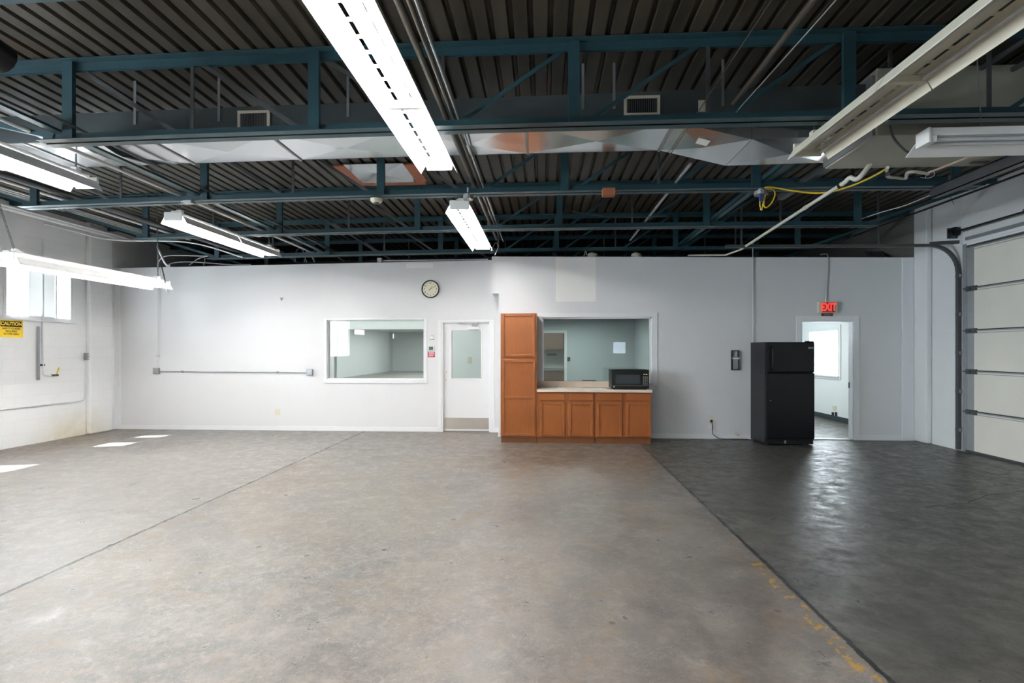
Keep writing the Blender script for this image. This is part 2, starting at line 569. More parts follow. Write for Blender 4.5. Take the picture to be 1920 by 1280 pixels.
def text_mesh(name, s, size, mat, loc, rot, parent=None, extrude=0.001, bold=0.0, align='CENTER', sx=1.0):
    cu = bpy.data.curves.new(name, 'FONT'); cu.body = s; cu.size = size; cu.extrude = extrude
    cu.align_x = align; cu.align_y = 'CENTER'; cu.offset = bold
    t = bpy.data.objects.new(name, cu); COL.objects.link(t)
    bpy.context.view_layer.update()
    me = bpy.data.meshes.new_from_object(t.evaluated_get(bpy.context.evaluated_depsgraph_get()))
    bpy.data.objects.remove(t)
    me.materials.clear(); me.materials.append(M[mat])
    o = bpy.data.objects.new(name, me); COL.objects.link(o)
    o.location = loc; o.rotation_euler = rot; o.scale = (sx, 1, 1)
    if parent is not None: o.parent = parent
    return o


def wall_y(name, x0, x1, y0, y1, z0, z1, holes, mat, top=None):
    """wall facing -Y with rectangular openings; top = (z at x0, z at x1)"""
    mb = MB()
    xs = sorted({x0, x1, *[h[0] for h in holes], *[h[1] for h in holes]})
    def ztop(x):
        return z1 if top is None else top[0] + (top[1] - top[0]) * (x - x0) / (x1 - x0)
    for a, b in zip(xs, xs[1:]):
        m_ = (a + b) / 2
        cuts = sorted([(h[2], h[3]) for h in holes if h[0] < m_ < h[1]])
        z = z0
        for c0, c1 in cuts:
            if c0 > z: mb.box(a, b, y0, y1, z, c0)
            z = c1
        mb.hexa([(a, y0, z), (b, y0, z), (b, y1, z), (a, y1, z), (a, y0, ztop(a)), (b, y0, ztop(b)), (b, y1, ztop(b)), (a, y1, ztop(a))])
    return struct(name, mb, mat)


def wall_x(name, x0, x1, y0, y1, z0, z1, holes, mat):
    mb = MB()
    ys = sorted({y0, y1, *[h[0] for h in holes], *[h[1] for h in holes]})
    for a, b in zip(ys, ys[1:]):
        m_ = (a + b) / 2
        z = z0
        for c0, c1 in sorted([(h[2], h[3]) for h in holes if h[0] < m_ < h[1]]):
            if c0 > z: mb.box(x0, x1, a, b, z, c0)
            z = c1
        if z < z1: mb.box(x0, x1, a, b, z, z1)
    return struct(name, mb, mat)


# ================================================================== THE SETTING
XL, XR = -8.5, 6.5          # side walls
YL, YR = 10.15, 9.62        # the two far partitions
YB = -9.0                   # wall behind the viewer
DECK = 4.07
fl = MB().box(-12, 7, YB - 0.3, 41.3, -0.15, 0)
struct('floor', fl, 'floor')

# corrugated steel deck
mb = MB(); P_ = 0.1524; x = XL - 0.1; k = 0
prof = []
while x < XR + 0.2:
    for dx, dz in ((0.0, 0.0), (0.098, 0.0), (0.110, 0.038), (0.140, 0.038)):
        prof.append((x + dx, DECK + roof(x + dx) + dz))
    x += P_
n = len(prof)
for yy in (YB - 0.2, 14.2):
    mb.v += [(px_, yy, z_) for px_, z_ in prof]
for i in range(n - 1):
    mb.f.append((i, i + 1, n + i + 1, n + i))
dk = struct('ceiling', mb, 'deck')
sol = dk.modifiers.new('thick', 'SOLIDIFY'); sol.thickness = 0.004; sol.offset = 0
# roof boards above the deck
MBr = MB().box(XL - .2, XR + .4, YB - .3, 14.4, DECK + .06, DECK + .25)
struct('ceiling_roof', MBr, 'dark_ceiling')

# left wall with its windows
W1 = (7.93, 9.17, 2.08, 3.12)
W2 = (5.4, 6.62, 2.08, 3.12)
W3L = (-2.6, 0.1, 1.3, 3.1)  # unseen window added for fill daylight
W4L = (0.7, 3.4, 1.3, 3.1)  # another unseen window added to brighten the right side
wall_x('wall_left', XL - 0.09, XL, YB, 14.2, 0, 4.2, [W1, W2, W3L, W4L], 'block_white')
struct('wall_left_sun_blocker', MB().box(XL - 2.2, XL - 0.09, -3.2, 4.3, 3.3, 3.36), 'dark_ceiling')  # unseen slab added to keep direct sun out of the added windows
struct('wall_left_pilaster', MB().box(XL, XL + 0.09, 9.45, 9.98, 0, 3.98), 'block_white', bevel=0.025)
# right wall
GD = (3.7, 8.62, 0, 3.17)
wall_x('wall_right', XR, XR + 0.15, YB, YR + 0.12, 0, 4.2, [GD], 'block_right')
struct('wall_right_pilaster', MB().box(XR - 0.10, XR, 9.30, 9.62, 0, 3.95), 'block_right', bevel=0.03)
struct('wall_right_pier', MB().box(XR - 0.03, XR, 8.66, 8.80, 3.2, 3.95), 'block_right', bevel=0.005)
OW = (12.12, 13.45, 1.00, 2.05)
wall_x('wall_right_office', XR, XR + 0.15, YR + 0.12, 14.6, 0, 2.75, [OW], 'office_white')
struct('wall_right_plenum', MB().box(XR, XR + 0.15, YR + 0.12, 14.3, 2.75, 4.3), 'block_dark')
# wall behind the viewer
RW = (3.7, 4.35, 1.40, 2.06)  # unseen window added for daylight and its reflection in the counter glass
wall_y('wall_rear', XL - 0.1, XR + 0.15, YB - 0.15, YB, 0, 4.2, [RW], 'block_y')
w9 = struct('window_9', MB().box(RW[0], RW[1], YB - .08, YB - .05, RW[2], RW[2] + .03).box(RW[0], RW[1], YB - .08, YB - .05, RW[3] - .03, RW[3]), 'trim')
M['dim_pane'] = glass_mat('dim_glass', (0.3, 0.31, 0.33), 0.02)  # dark tint weakens the daylight through the added rear window
MB().box(RW[0], RW[1], YB - .07, YB - .064, RW[2] + .03, RW[3] - .03).build('pane', 'dim_pane', w9)
# left partition
wn1 = [atY(613, 600, YL), atY(795, 711, YL)]
WA = (wn1[0].x, wn1[1].x, wn1[1].z, wn1[0].z)
d1 = [atY(828, 604, YL), atY(918, 806, YL)]
DA = (d1[0].x, d1[1].x, 0, d1[0].z)
wall_y('wall_back_left', XL, -0.78, YL, YL + 0.13, 0, 3.25, [WA, DA], 'drywall', top=(3.20, 3.29))
# right partition (front face at YR), soffit steps out to the left at the top
wn2 = [atY(1017, 595, YR), atY(1222, 718, YR)]
WB = (wn2[0].x, wn2[1].x, wn2[1].z, wn2[0].z)
d2 = [atY(1503, 602, YR), atY(1600, 822, YR)]
DB = (d2[0].x, d2[1].x, 0, d2[0].z)
XJ = atY(935, 700, YR).x
XS = atY(922, 500, YR).x
ZS = atY(922, 550, YR).z
wall_y('wall_back_right', XJ, XR, YR, YR + 0.12, 0, 3.2, [WB, DB], 'drywall_shaded', top=(3.26, 3.17))
struct('wall_soffit', MB().box(XS, XJ, YR, YL, ZS, 3.26), 'drywall')
struct('wall_return', MB().box(XJ, XJ + 0.1, YR + 0.12, YL + 0.13, 0, 3.255), 'drywall')
# primer patches
a, b_ = atY(1042, 483, YR), atY(1117, 565, YR)
struct('wall_primer_patch', MB().box(a.x, b_.x, YR - 0.0015, YR - 0.0002, b_.z, a.z), 'primer')
a, b_ = atY(762, 493, YL), atY(812, 502, YL)
struct('wall_primer_smudge', MB().box(a.x, b_.x, YL - 0.0015, YL - 0.0002, b_.z, a.z), 'primer')
# corner strip at the right end of the partition and on the left end
struct('trim_1', MB().box(atY(1692, 0, YR - .02).x, XR - 0.1, YR - 0.02, YR, 0, 3.17), 'trim_cool', bevel=0.003)
struct('trim_2', MB().box(XL, XL + 0.11, YL - 0.03, YL, 0, 3.2), 'trim', bevel=0.003)
# baseboards
z_b = 0.085
struct('baseboard_left', MB().box(XL + 0.11, d1[0].x - 0.075, YL - 0.012, YL, 0, z_b), 'trim', bevel=0.003)
struct('baseboard_middle', MB().box(d1[1].x + 0.09, XJ, YL - 0.012, YL, 0, z_b), 'trim')
struct('baseboard_return', MB().box(XJ - 0.012, XJ, YR - 0.012, YL - 0.012, 0, z_b), 'trim')
struct('baseboard_right', MB().box(1.82, d2[0].x - 0.09, YR - 0.012, YR, 0, z_b), 'trim_cool', bevel=0.003)
struct('baseboard_corner', MB().box(d2[1].x + 0.09, atY(1692, 0, YR).x, YR - 0.012, YR, 0, z_b), 'trim_cool', bevel=0.003)

# rooms behind the partitions --------------------------------------
XM = XJ + 0.0
W3 = (atY(627, 0, 12.2).x, -2.35, 0.85, 2.055)
wall_y('wall_corridor_back', XL, XM, 12.2, 12.33, 0, 2.8, [W3], 'office_white')
struct('ceiling_corridor', MB().box(XL, XM, YL + 0.13, 12.33, 2.7, 2.8), 'office_white')
struct('wall_middle', MB().box(XM, XM + 0.1, YL + 0.13, 16.4, 0, 3.0), 'teal_room')
# far room
struct('wall_far_left', MB().box(-11.9, -11.7, 12.2, 41.2, 0, 3.1), 'block_right')
struct('wall_far_back', MB().box(-11.9, -0.7, 41, 41.2, 0, 3.1), 'block_y')
struct('wall_far_right', MB().box(-0.85, -0.7, 16.4, 41.2, 0, 3.1), 'block_right')
struct('wall_far_front', MB().box(-11.9, XL, 12.2, 12.33, 0, 3.1), 'block_y')
struct('ceiling_far', MB().box(-11.9, -0.7, 12.33, 41.2, 3.0, 3.1), 'office_white')
# trim of the window in the corridor's far wall
tr = MB()
for (x0, x1, z0, z1) in ((W3[0] - .07, W3[0], W3[2] - .07, W3[3] + .07), (W3[1], W3[1] + .07, W3[2] - .07, W3[3] + .07), (W3[0], W3[1], W3[3], W3[3] + .07), (W3[0], W3[1], W3[2] - .07, W3[2])):
    tr.box(x0, x1, 12.17, 12.2, z0, z1)
w3 = struct('window_3', tr, 'trim')
MB().box(W3[0], W3[1], 12.26, 12.268, W3[2], W3[3]).build('pane', 'glass', w3)
# bright high windows of the far room
q = [atX(664, 600, -11.69), atX(682, 629, -11.69)]
hw = struct('window_4', MB().box(-11.69, -11.66, q[0].y - 0.1, q[1].y + .1, q[1].z, 2.95), 'trim')
MB().box(-11.66, -11.65, q[0].y, q[1].y, q[1].z + .05, 2.9).build('pane', 'lit_window', hw)
q = [atX(736, 610, -11.69), atX(745, 636, -11.69)]
hw = struct('window_5', MB().box(-11.69, -11.66, q[0].y - 0.1, q[1].y + .1, q[1].z, 2.95), 'trim')
MB().box(-11.66, -11.65, q[0].y, q[1].y, q[1].z + .05, 2.9).build('pane', 'lit_window', hw)
# counter room
dr = (0.02, 0.52, 0, 1.99)
wall_y('wall_counter_room_back', XM + 0.1, 2.2, 13.0, 13.1, 0, 2.4, [dr], 'teal_room')
struct('wall_counter_room_right', MB().box(2.2, 2.32, YR + 0.12, 16.4, 0, 3.0), 'teal_room')
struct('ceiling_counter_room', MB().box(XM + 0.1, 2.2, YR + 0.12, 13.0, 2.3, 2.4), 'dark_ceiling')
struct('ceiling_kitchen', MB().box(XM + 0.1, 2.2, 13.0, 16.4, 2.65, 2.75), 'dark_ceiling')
struct('wall_kitchen_upper', MB().box(XM + 0.1, 2.2, 13.0, 13.1, 2.4, 2.75), 'teal_room')
struct('wall_kitchen_back', MB().box(XM + 0.1, 2.2, 16.3, 16.4, 0, 3.0), 'office_white')
cs = MB()
cs.box(dr[1], dr[1] + .06, 12.975, 13.0, 0, dr[3] + .06).box(dr[0] - .06, dr[0], 12.975, 13.0, 0, dr[3] + .06).box(dr[0], dr[1], 12.975, 13.0, dr[3], dr[3] + .06)
struct('door_3', cs, 'office_white')
# right office
struct('wall_office_back', MB().box(2.32, XR, 14.5, 14.6, 0, 2.75), 'office_white')
struct('ceiling_office', MB().box(2.32, XR, YR + 0.12, 14.6, 2.6, 2.75), 'office_white')
struct('baseboard_office', MB().box(XR - 0.012, XR, YR + 0.12, 14.5, 0, 0.11), 'dark_base')
# plenum above the rooms
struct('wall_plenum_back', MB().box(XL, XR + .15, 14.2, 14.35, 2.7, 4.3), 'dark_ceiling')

# ------------------------------------------------------------------ windows and doors
def casing(name, x0, x1, z0, z1, y, wd, proud, mat, depth, sides='lrtb', back=0.0):
    mb = MB(); ya, yb = y - proud, y + back
    l = wd if 'l' in sides else 0; r = wd if 'r' in sides else 0
    if 'l' in sides: mb.box(x0 - wd, x0, ya, yb, z0 - (wd if 'b' in sides else 0), z1 + wd)
    if 'r' in sides: mb.box(x1, x1 + wd, ya, yb, z0 - (wd if 'b' in sides else 0), z1 + wd)
    if 't' in sides: mb.box(x0, x1, ya, yb, z1, z1 + wd)
    if 'b' in sides: mb.box(x0, x1, ya, yb, z0 - wd, z0)
    o = struct(name, mb, mat, bevel=0.003)
    return o


# window_1: big daylight window in the left wall (white vinyl frame)
def side_window(name, X, hole, outx, mat='trim', mull=()):
    y0, y1, z0, z1 = hole
    t = 0.045
    s = 1 if outx > X else -1
    xa, xb = X - s * 0.015, X + s * 0.05
    mb = MB()
    mb.box(xa, xb, y0, y0 + t, z0, z1).box(xa, xb, y1 - t, y1, z0, z1).box(xa, xb, y0 + t, y1 - t, z1 - t, z1).box(xa, xb, y0 + t, y1 - t, z0, z0 + t)
    for m_ in mull: mb.box(xa + s * .02, xb, m_ - .015, m_ + .015, z0 + t, z1 - t)
    o = struct(name, mb, mat)
    MB().box(X + s * 0.035, X + s * 0.04, y0 + t, y1 - t, z0 + t, z1 - t).build('pane', 'glass_clear', o)
    MB().box(X - s * 0.05, X, y0 - 0.03, y1 + 0.03, z0 - 0.03, z0).build('window_sill', mat, o)
    return o


side_window('window_1', XL, W1, XL - 1, mull=(8.86,))
side_window('window_2', XL, W2, XL - 1)
side_window('window_10_added', XL, W3L, XL - 1, mull=(-1.25,))
side_window('window_11_added', XL, W4L, XL - 1, mull=(2.05,))
ow = side_window('window_6', XR, OW, XR + 1)
mb = MB(); y0, y1, z0, z1 = OW
mb.box(XR - .02, XR, y0 - .08, y0, z0 - .08, z1 + .08).box(XR - .02, XR, y1, y1 + .08, z0 - .08, z1 + .08).box(XR - .02, XR, y0, y1, z1, z1 + .08).box(XR - .02, XR, y0, y1, z0 - .08, z0 - .03)
mb.build('window_frame', 'office_white', ow)


def blind(y0, y1, label):
    t = empty('window_blind', (XL - 0.014, (y0 + y1) / 2, 3.1), label, 'window blind')
    sl = MB(); z = 2.12 - 3.1
    h = (y1 - y0) / 2
    while z < -0.03:
        sl.hexa([(0.002, -h, z), (0.008, -h, z + .0225), (0.008, h, z + .0225), (0.002, h, z), (0.003, -h, z), (0.009, -h, z + .0225), (0.009, h, z + .0225), (0.003, h, z)])
        z += 0.021
    s_ = sl.build('slat', 'blind', t); s_['kind'] = 'stuff'
    MB().box(0, 0.03, -h, h, -0.03, 0.0).build('head_rail', 'white', t)
    MB().box(0.0, 0.022, -h, h, 2.09 - 3.1, 2.105 - 3.1).build('bottom_rail', 'white', t)
    return t


blind(8.36, 8.84, 'narrow white slatted window blind in the bright window on the left wall')
blind(5.45, 6.12, 'white slatted blind in the left wall window nearer the viewer')

# window_7: interior window of the left partition
wz = struct('window_7', MB().box(WA[0] - .06, WA[0], YL - .012, YL, WA[2] - .075, WA[3] + .03)
            .box(WA[1], WA[1] + .06, YL - .012, YL, WA[2] - .075, WA[3] + .03)
            .box(WA[0], WA[1], YL - .012, YL, WA[3], WA[3] + .03)
            .box(WA[0], WA[1], YL - .02, YL, WA[2] - .075, WA[2]), 'trim', bevel=0.003)
MB().box(WA[0], WA[0] + .015, YL + .02, YL + .11, WA[2], WA[3]).box(WA[1] - .015, WA[1], YL + .02, YL + .11, WA[2], WA[3]).box(WA[0], WA[1], YL + .02, YL + .11, WA[3] - .015, WA[3]).box(WA[0], WA[1], YL + .02, YL + .11, WA[2], WA[2] + .015).build('window_frame', 'trim', wz)
MB().box(WA[0] + .015, WA[1] - .015, YL + .08, YL + .086, WA[2] + .015, WA[3] - .015).build('pane', 'glass', wz)

# door_1: white steel door with a window
jd = MB()
jd.box(DA[0] - .075, DA[0], YL - .014, YL, 0, DA[3] + .05).box(DA[1], DA[1] + .09, YL - .014, YL, 0, DA[3] + .05).box(DA[0], DA[1], YL - .014, YL, DA[3], DA[3] + .05)
jd.box(DA[0], DA[0] + .03, YL, YL + .13, 0, DA[3]).box(DA[1] - .012, DA[1], YL, YL + .13, 0, DA[3]).box(DA[0] + .03, DA[1] - .012, YL, YL + .13, DA[3] - .012, DA[3])
dj = struct('door_1', jd, 'trim', bevel=0.003)
dx0, dx1, dz1 = DA[0] + .035, DA[1] - .015, DA[3] - .018
g0, g1 = atY(847, 620, YL + .06), atY(902, 709, YL + .06)
leaf = MB()
ya, yb = YL + .06, YL + .105
leaf.box(dx0, g0.x, ya, yb, .02, dz1).box(g1.x, dx1, ya, yb, .02, dz1).box(g0.x, g1.x, ya, yb, .02, g1.z).box(g0.x, g1.x, ya, yb, g0.z, dz1)
lf = leaf.build('door_leaf', 'trim', dj)
fr = MB()
for (x0, x1, z0, z1) in ((g0.x - .03, g0.x, g1.z - .03, g0.z + .03), (g1.x, g1.x + .03, g1.z - .03, g0.z + .03), (g0.x, g1.x, g0.z, g0.z + .03), (g0.x, g1.x, g1.z - .03, g1.z)):
    fr.box(x0, x1, ya - .012, ya, z0, z1)
fr.build('glazing_bead', 'white', lf, bevel=.003)
MB().box(g0.x, g1.x, ya + .02, ya + .026, g1.z, g0.z).build('door_pane', 'glass', lf)
kz = atY(870, 783, ya).z
MB().box(dx0 + .01, dx1 - .005, ya - .003, ya, .045, kz).build('kick_plate', 'kick', lf)['label'] = 'brushed steel kick plate'
MB().box(dx0, dx1, ya - .004, ya, .018, .04).build('door_sweep', 'white', lf)
pc, pe = atY(834, 687, ya), atY(839.5, 722, ya)
pp = MB().box(pc.x, pe.x, ya - .004, ya, pe.z, pc.z).build('cover_plate', 'white', lf, bevel=.002)
for zz in (697.5, 712.5):
    c = atY(836.5, zz, ya - .006)
    MB().tube([(c.x, ya - .007, c.z), (c.x, ya - .003, c.z)], .008, 10).build('bolt', 'dark_steel', lf)
# door closer
cl = MB()
c0, c1 = atY(878, 612, ya - .05), atY(899, 617.5, ya - .05)
cl.box(c0.x, c1.x, ya - .06, ya, c1.z, c0.z)
clo = cl.build('door_closer', 'white', lf, bevel=.004)
a0, a1 = atY(885, 605, ya - .05), atY(895, 610, ya - .05)
MB().box(a0.x, a1.x, ya - .06, ya - .01, a1.z - .02, a0.z - .01).build('closer_cap', 'steel', clo, bevel=.003)
MB().bar(atY(892, 607, ya - .05), atY(858, 606.5, ya - .03), .025, .012).build('closer_arm', 'steel', clo)

# window_8: window above the counter
cw = MB()
cw.box(WB[0] - .11, WB[0], YR - .012, YR, 0.98, WB[3] + .075)
cw.box(WB[1], WB[1] + .10, YR - .012, YR, 0.94, WB[3] + .075).box(WB[0], WB[1], YR - .012, YR, WB[3], WB[3] + .075)
w8 = struct('window_8', cw, 'trim_cool', bevel=.003)
MB().box(WB[0], WB[0] + .02, YR + .02, YR + .1, WB[2], WB[3]).box(WB[1] - .03, WB[1], YR + .02, YR + .1, WB[2], WB[3]).box(WB[0], WB[1], YR + .02, YR + .1, WB[3] - .025, WB[3]).build('window_frame', 'trim_cool', w8)
MB().box(WB[0] + .02, WB[1] - .03, YR + .08, YR + .086, WB[2], WB[3] - .025).build('pane', 'glass_dark', w8)

# door_2: cased doorway on the right (no leaf in view)
cd = MB()
cd.box(DB[0] - .095, DB[0], YR - .014, YR, 0, DB[3] + .095).box(DB[1], DB[1] + .095, YR - .014, YR, 0, DB[3] + .095).box(DB[0], DB[1], YR - .014, YR, DB[3], DB[3] + .095)
cd.box(DB[0], DB[0] + .012, YR, YR + .13, 0, DB[3]).box(DB[1] - .012, DB[1], YR, YR + .13, 0, DB[3]).box(DB[0] + .012, DB[1] - .012, YR, YR + .13, DB[3] - .012, DB[3])
cdo = struct('door_2', cd, 'trim_cool', bevel=.003)
MB().box(DB[0], DB[1], YR - .01, YR + .12, 0, .012).build('threshold', 'steel', cdo)
MB().box(DB[1] - .018, DB[1] - .012, YR + .09, YR + .125, .9, 1.0).build('hinge', 'dark_steel', cdo)

# garage door ------------------------------------------------------
gx = XR + 0.012
gd = empty('garage_door', (gx, 6.16, 0), 'white five-panel overhead garage door in the right wall', 'garage door')
seam = [0, .634, 1.25, 1.87, 2.515, 3.14]
for i in range(5):
    z0, z1 = seam[i], seam[i + 1]
    pnl = MB().box(0, .045, -2.42, 2.42, z0 + (.01 if i else .035), z1 - .012).build('door_panel', 'door_panel', gd, bevel=.004)
    MB().box(-.012, 0, -2.44, 2.44, z1 - .022, z1 - .004).box(-.006, 0, -2.42, 2.42, z1 - .05, z1 - .04).build('rail', 'garage_frame', pnl)
    hn = MB().box(-.02, 0.0, 2.24, 2.44, z1 - .05, z1 + .025).box(-.045, -.01, 2.34, 2.46, z1 - .02, z1)
    if i < 4: hn.build('hinge', 'dark_steel', pnl)
    MB().box(-.004, .001, 2.30, 2.425, z0 + .012, z1 - .02).build('end_stile', 'garage_frame', pnl)
MB().box(-.02, .05, -2.44, 2.44, 0, .035).build('bottom_seal', 'dark_steel', gd)
struct('trim_3', MB().box(XR - .006, XR + .01, 8.585, 8.66, 0, 3.2).box(XR - .006, XR + .01, 3.66, 3.72, 0, 3.2), 'garage_frame')
struct('wall_right_outer', MB().box(XR + .13, XR + .18, 3.6, 8.7, 0, 3.2), 'dark_ceiling')
# door track: vertical, curve, horizontal
TX, TY = XR - .04, 8.70
tk = empty('door_track', (TX, TY, 0), 'dark steel garage door track curving from the jamb to a long level rail', 'door track')
zt = 3.22
path = [(0, 0, 0.02), (0, 0, 2.78)]
for i in range(1, 9):
    t = i / 8 * H90
    path.append((-.42 * (1 - math.cos(t)), 0, 2.78 + .42 * math.sin(t)))
path.append((-3.55, 0, 3.22))
tr_ = MB()
for a, b_ in zip(path, path[1:]):
    tr_.bar(a, b_, .045, .055, (0, 1, 0))
tr_.build('rail', 'dark_steel', tk)
br = MB()
for zz in (0.3, .9, 1.5, 2.1, 2.7):
    br.box(-.01, .04, -.03, .05, zz, zz + .05)
br.box(-.015, .04, .022, .035, .02, 2.8)
br.build('jamb_bracket', 'steel', tk)
MB().bar((-.42, 0, 3.23), (.02, 0, 3.25), .03, .05).build('wall_brace', 'dark_steel', tk)
for xx in (-3.3, -1.2):
    MB().bar((xx, 0.0, 3.24), (xx, 0, DECK + roof(TX + xx)), .025, .025).build('hanger', 'dark_steel', tk)
# torsion shaft
sh = empty('torsion_spring', (XR - .12, 8.72, 3.4), 'black torsion spring shaft above the garage door', 'torsion spring')
MB().tube([(0, 0.03, 0), (0, -5, 0)], .014, 8).build('shaft', 'black', sh)
hel = []
for i in range(230):
    t = i / 12 * 2 * math.pi
    hel.append((.033 * math.cos(t), -1.25 - i * .0046, .033 * math.sin(t)))
MB().tube(hel, .006, 5).build('spring', 'black', sh)
MB().tube([(0, -.08, 0), (0, -.02, 0)], [.075, .075], 16).tube([(0, -.1, 0), (0, -.08, 0)], .05, 14).build('cable_drum', 'black', sh)
MB().box(-.06, .1, .0, .02, -.09, .07).build('end_bracket', 'dark_steel', sh)
struct('trim_4', MB().box(XR - .02, XR, 3.6, 8.6, 3.2, 3.29), 'trim_cool')
tag(MB().box(XR - .05, XR - .02, 3.6, 8.55, 3.24, 3.29).build('header_angle', 'garage_frame'), 'grey steel header angle running above the garage door panels', 'steel angle')

# ================================================================== ROOF JOISTS
ZB = 3.38            # underside of the bottom chords
posts = [0.25 + 2.15 * k for k in range(-4, 3)]


def dbl_angle(mb, y, zc, x0, x1, up):
    """back to back angles along X. up: legs point up from the flange at zc"""
    s = 1 if up else -1
    for sd in (-1, 1):
        g = sd * 0.010
        for (ya, yb, za, zb) in ((g, g + sd * 0.078, 0, 0.007), (g, g + sd * 0.007, 0, 0.075)):
            y0, y1 = sorted((y + ya, y + yb)); z0, z1 = sorted((zc + s * za, zc + s * zb))
            K = 12; st = []
            for i in range(K + 1):
                xx = x0 + (x1 - x0) * i / K; st.append(len(mb.v))
                mb.v += [(xx, y0, z0 + roof(xx)), (xx, y1, z0 + roof(xx)), (xx, y1, z1 + roof(xx)), (xx, y0, z1 + roof(xx))]
            for a_, b_ in zip(st, st[1:]):
                for i in range(4):
                    k_ = (i + 1) % 4
                    mb.f.append((a_ + i, b_ + i, b_ + k_, a_ + k_))
            mb.f += [tuple(st[0] + i for i in (0, 1, 2, 3)), tuple(st[-1] + i for i in (3, 2, 1, 0))]


mid = -0.9
tops = DECK - 0.004
jnames = ['teal steel roof joist nearest the viewer, crossing the upper left corner',
          'teal steel roof joist in front of the long metal air duct',
          'teal steel roof joist just beyond the metal air duct, second whole one',
          'teal steel roof joist passing above the far end of the centre lights, third whole one',
          'teal steel roof joist right above the far white partition',
          'teal steel roof joist in the dark behind the top of the white partition']
for j in range(6):
    Y = 2.54 + 1.83 * j
    t = empty('roof_joist', (mid, Y, ZB), jnames[j], 'roof joist', 'teal roof joists')
    def loc(mb_):
        mb_.v = [(v[0] - mid, v[1] - Y, v[2] - ZB) for v in mb_.v]; return mb_
    m1 = MB(); dbl_angle(m1, Y, tops - 0.002, XL + .02, XR - .02, False); loc(m1).build('top_chord', 'teal', t)
    XA, XBb = (-4.3 if j == 1 else -6.37), 4.82
    m2 = MB(); dbl_angle(m2, Y, ZB, XA, XBb, True); loc(m2).build('bottom_chord', 'teal', t)
    for xa, xb in ((XA + .1, XA - (2.1 if j == 1 else 1.6)), (XBb - .1, XBb + 1.5)):
        loc(MB().bar((xa, Y, ZB + .05 + roof(xa)), (xb, Y, tops - .08 + roof(xb)), .05, .04)).build('end_web', 'teal', t)
    for p in posts:
        if p < XA or p > XBb: continue
        pb = MB()
        zb, zt_ = ZB + .008 + roof(p), tops - .012 + roof(p)
        pb.box(p - .045, p + .045, Y - .052, Y - .045, zb, zt_).box(p - .045, p - .038, Y - .05, Y - .012, zb, zt_).box(p + .038, p + .045, Y - .05, Y - .012, zb, zt_)
        loc(pb).build('post', 'teal', t)
    for p in posts:
        q_ = p + 1.075
        if XA < q_ < XBb:
            loc(MB().box(q_ - .015, q_ + .015, Y - .006, Y + .006, ZB + .01 + roof(q_), tops - .01 + roof(q_))).build('web_rod', 'dark_steel', t)
    # slanting webs fall towards the middle of the span
    xs = sorted(posts + [p + 1.075 for p in posts])
    for a, b_ in zip(xs, xs[1:]):
        if a < XA - .1 or b_ > XBb + .1: continue
        c = (a + b_) / 2
        hi, lo = (a + .08, b_ - .12) if c < mid else (b_ - .08, a + .12)
        loc(MB().bar((hi, Y, tops - .06 + roof(hi)), (lo, Y, ZB + .04 + roof(lo)), .012, .034, (0, 0, 1))).build('web_diagonal', 'dark_steel' if c < mid else 'teal', t)
# bridging along the building
for xx, lb in ((-4.16, 'teal bridging angle running front to back under the deck, left of the centre lights'),
               (2.5, 'teal bridging angle running front to back under the deck, right of the centre lights')):
    mb = MB()
    for ya, yb in (((0.8, 9.9),) if xx < 0 else ((.8, 4.55), (5.5, 9.9))):
        mb.box(xx - .04, xx + .04, ya, yb, ZB + .080 + roof(xx), ZB + .087 + roof(xx)).box(xx - .04, xx - .033, ya, yb, ZB + .080 + roof(xx), ZB + .135 + roof(xx))
    tag(mb.build('bridging_angle', 'teal'), lb, 'steel angle', 'bridging angles')
# diagonal bridging near x=2.5 between joists
# ================================================================== DUCT
Dy0, Dy1 = 4.72, 5.38
zb0, ztp, zb1 = 3.545, 3.80, 3.36
du = empty('air_duct', (0, 5.05, 3.6), 'long galvanised sheet metal air duct hung below the roof deck', 'air duct')


def dl(mb_):
    mb_.v = [(v[0], v[1] - 5.05, v[2] - 3.6) for v in mb_.v]; return mb_


def crossbreak(x0, x1, z0a, z0b, z1a, z1b):
    """one duct section with pyramid-creased bottom and side faces"""
    m_ = MB()
    A = [(x0, Dy0, z0a), (x1, Dy0, z0b), (x1, Dy1, z0b), (x0, Dy1, z0a)]
    B = [(x0, Dy0, z1a), (x1, Dy0, z1b), (x1, Dy1, z1b), (x0, Dy1, z1a)]
    m_.v = A + B + [((x0 + x1) / 2, (Dy0 + Dy1) / 2, (z0a + z0b) / 2 - .024)]
    m_.f = [(0, 1, 8), (1, 2, 8), (2, 3, 8), (3, 0, 8), (4, 5, 6, 7), (0, 1, 5, 4), (2, 3, 7, 6), (1, 2, 6, 5), (0, 3, 7, 4)]
    return m_


x = XL + .1; k = 0
edges = [-6.3, -6.0, -4.85, -3.65, -2.5, -1.3, -0.15, 1.15]
for a, b_ in zip(edges, edges[1:]):
    sec = dl(crossbreak(a + .004, b_ - .004, zb0 + roof(a), zb0 + roof(b_), ztp + roof(a), ztp + roof(b_))).build('duct_section', 'galv', du)
    dl(MB().box(b_ - .012, b_ + .012, Dy0 - .012, Dy1 + .012, zb0 + roof(b_) - .01, zb0 + roof(b_) - .002).box(b_ - .012, b_ + .012, Dy0 - .014, Dy0 - .001, zb0 + roof(b_), ztp + roof(b_))).build('seam', 'steel', sec)
dl(crossbreak(1.154, 1.80, zb0 + roof(1.15), zb1 + .02, ztp, ztp)).build('duct_section', 'galv', du)
dl(crossbreak(1.804, 2.74, zb1 + .02, zb1 + .03, ztp, ztp + .02)).build('duct_section', 'galv', du)
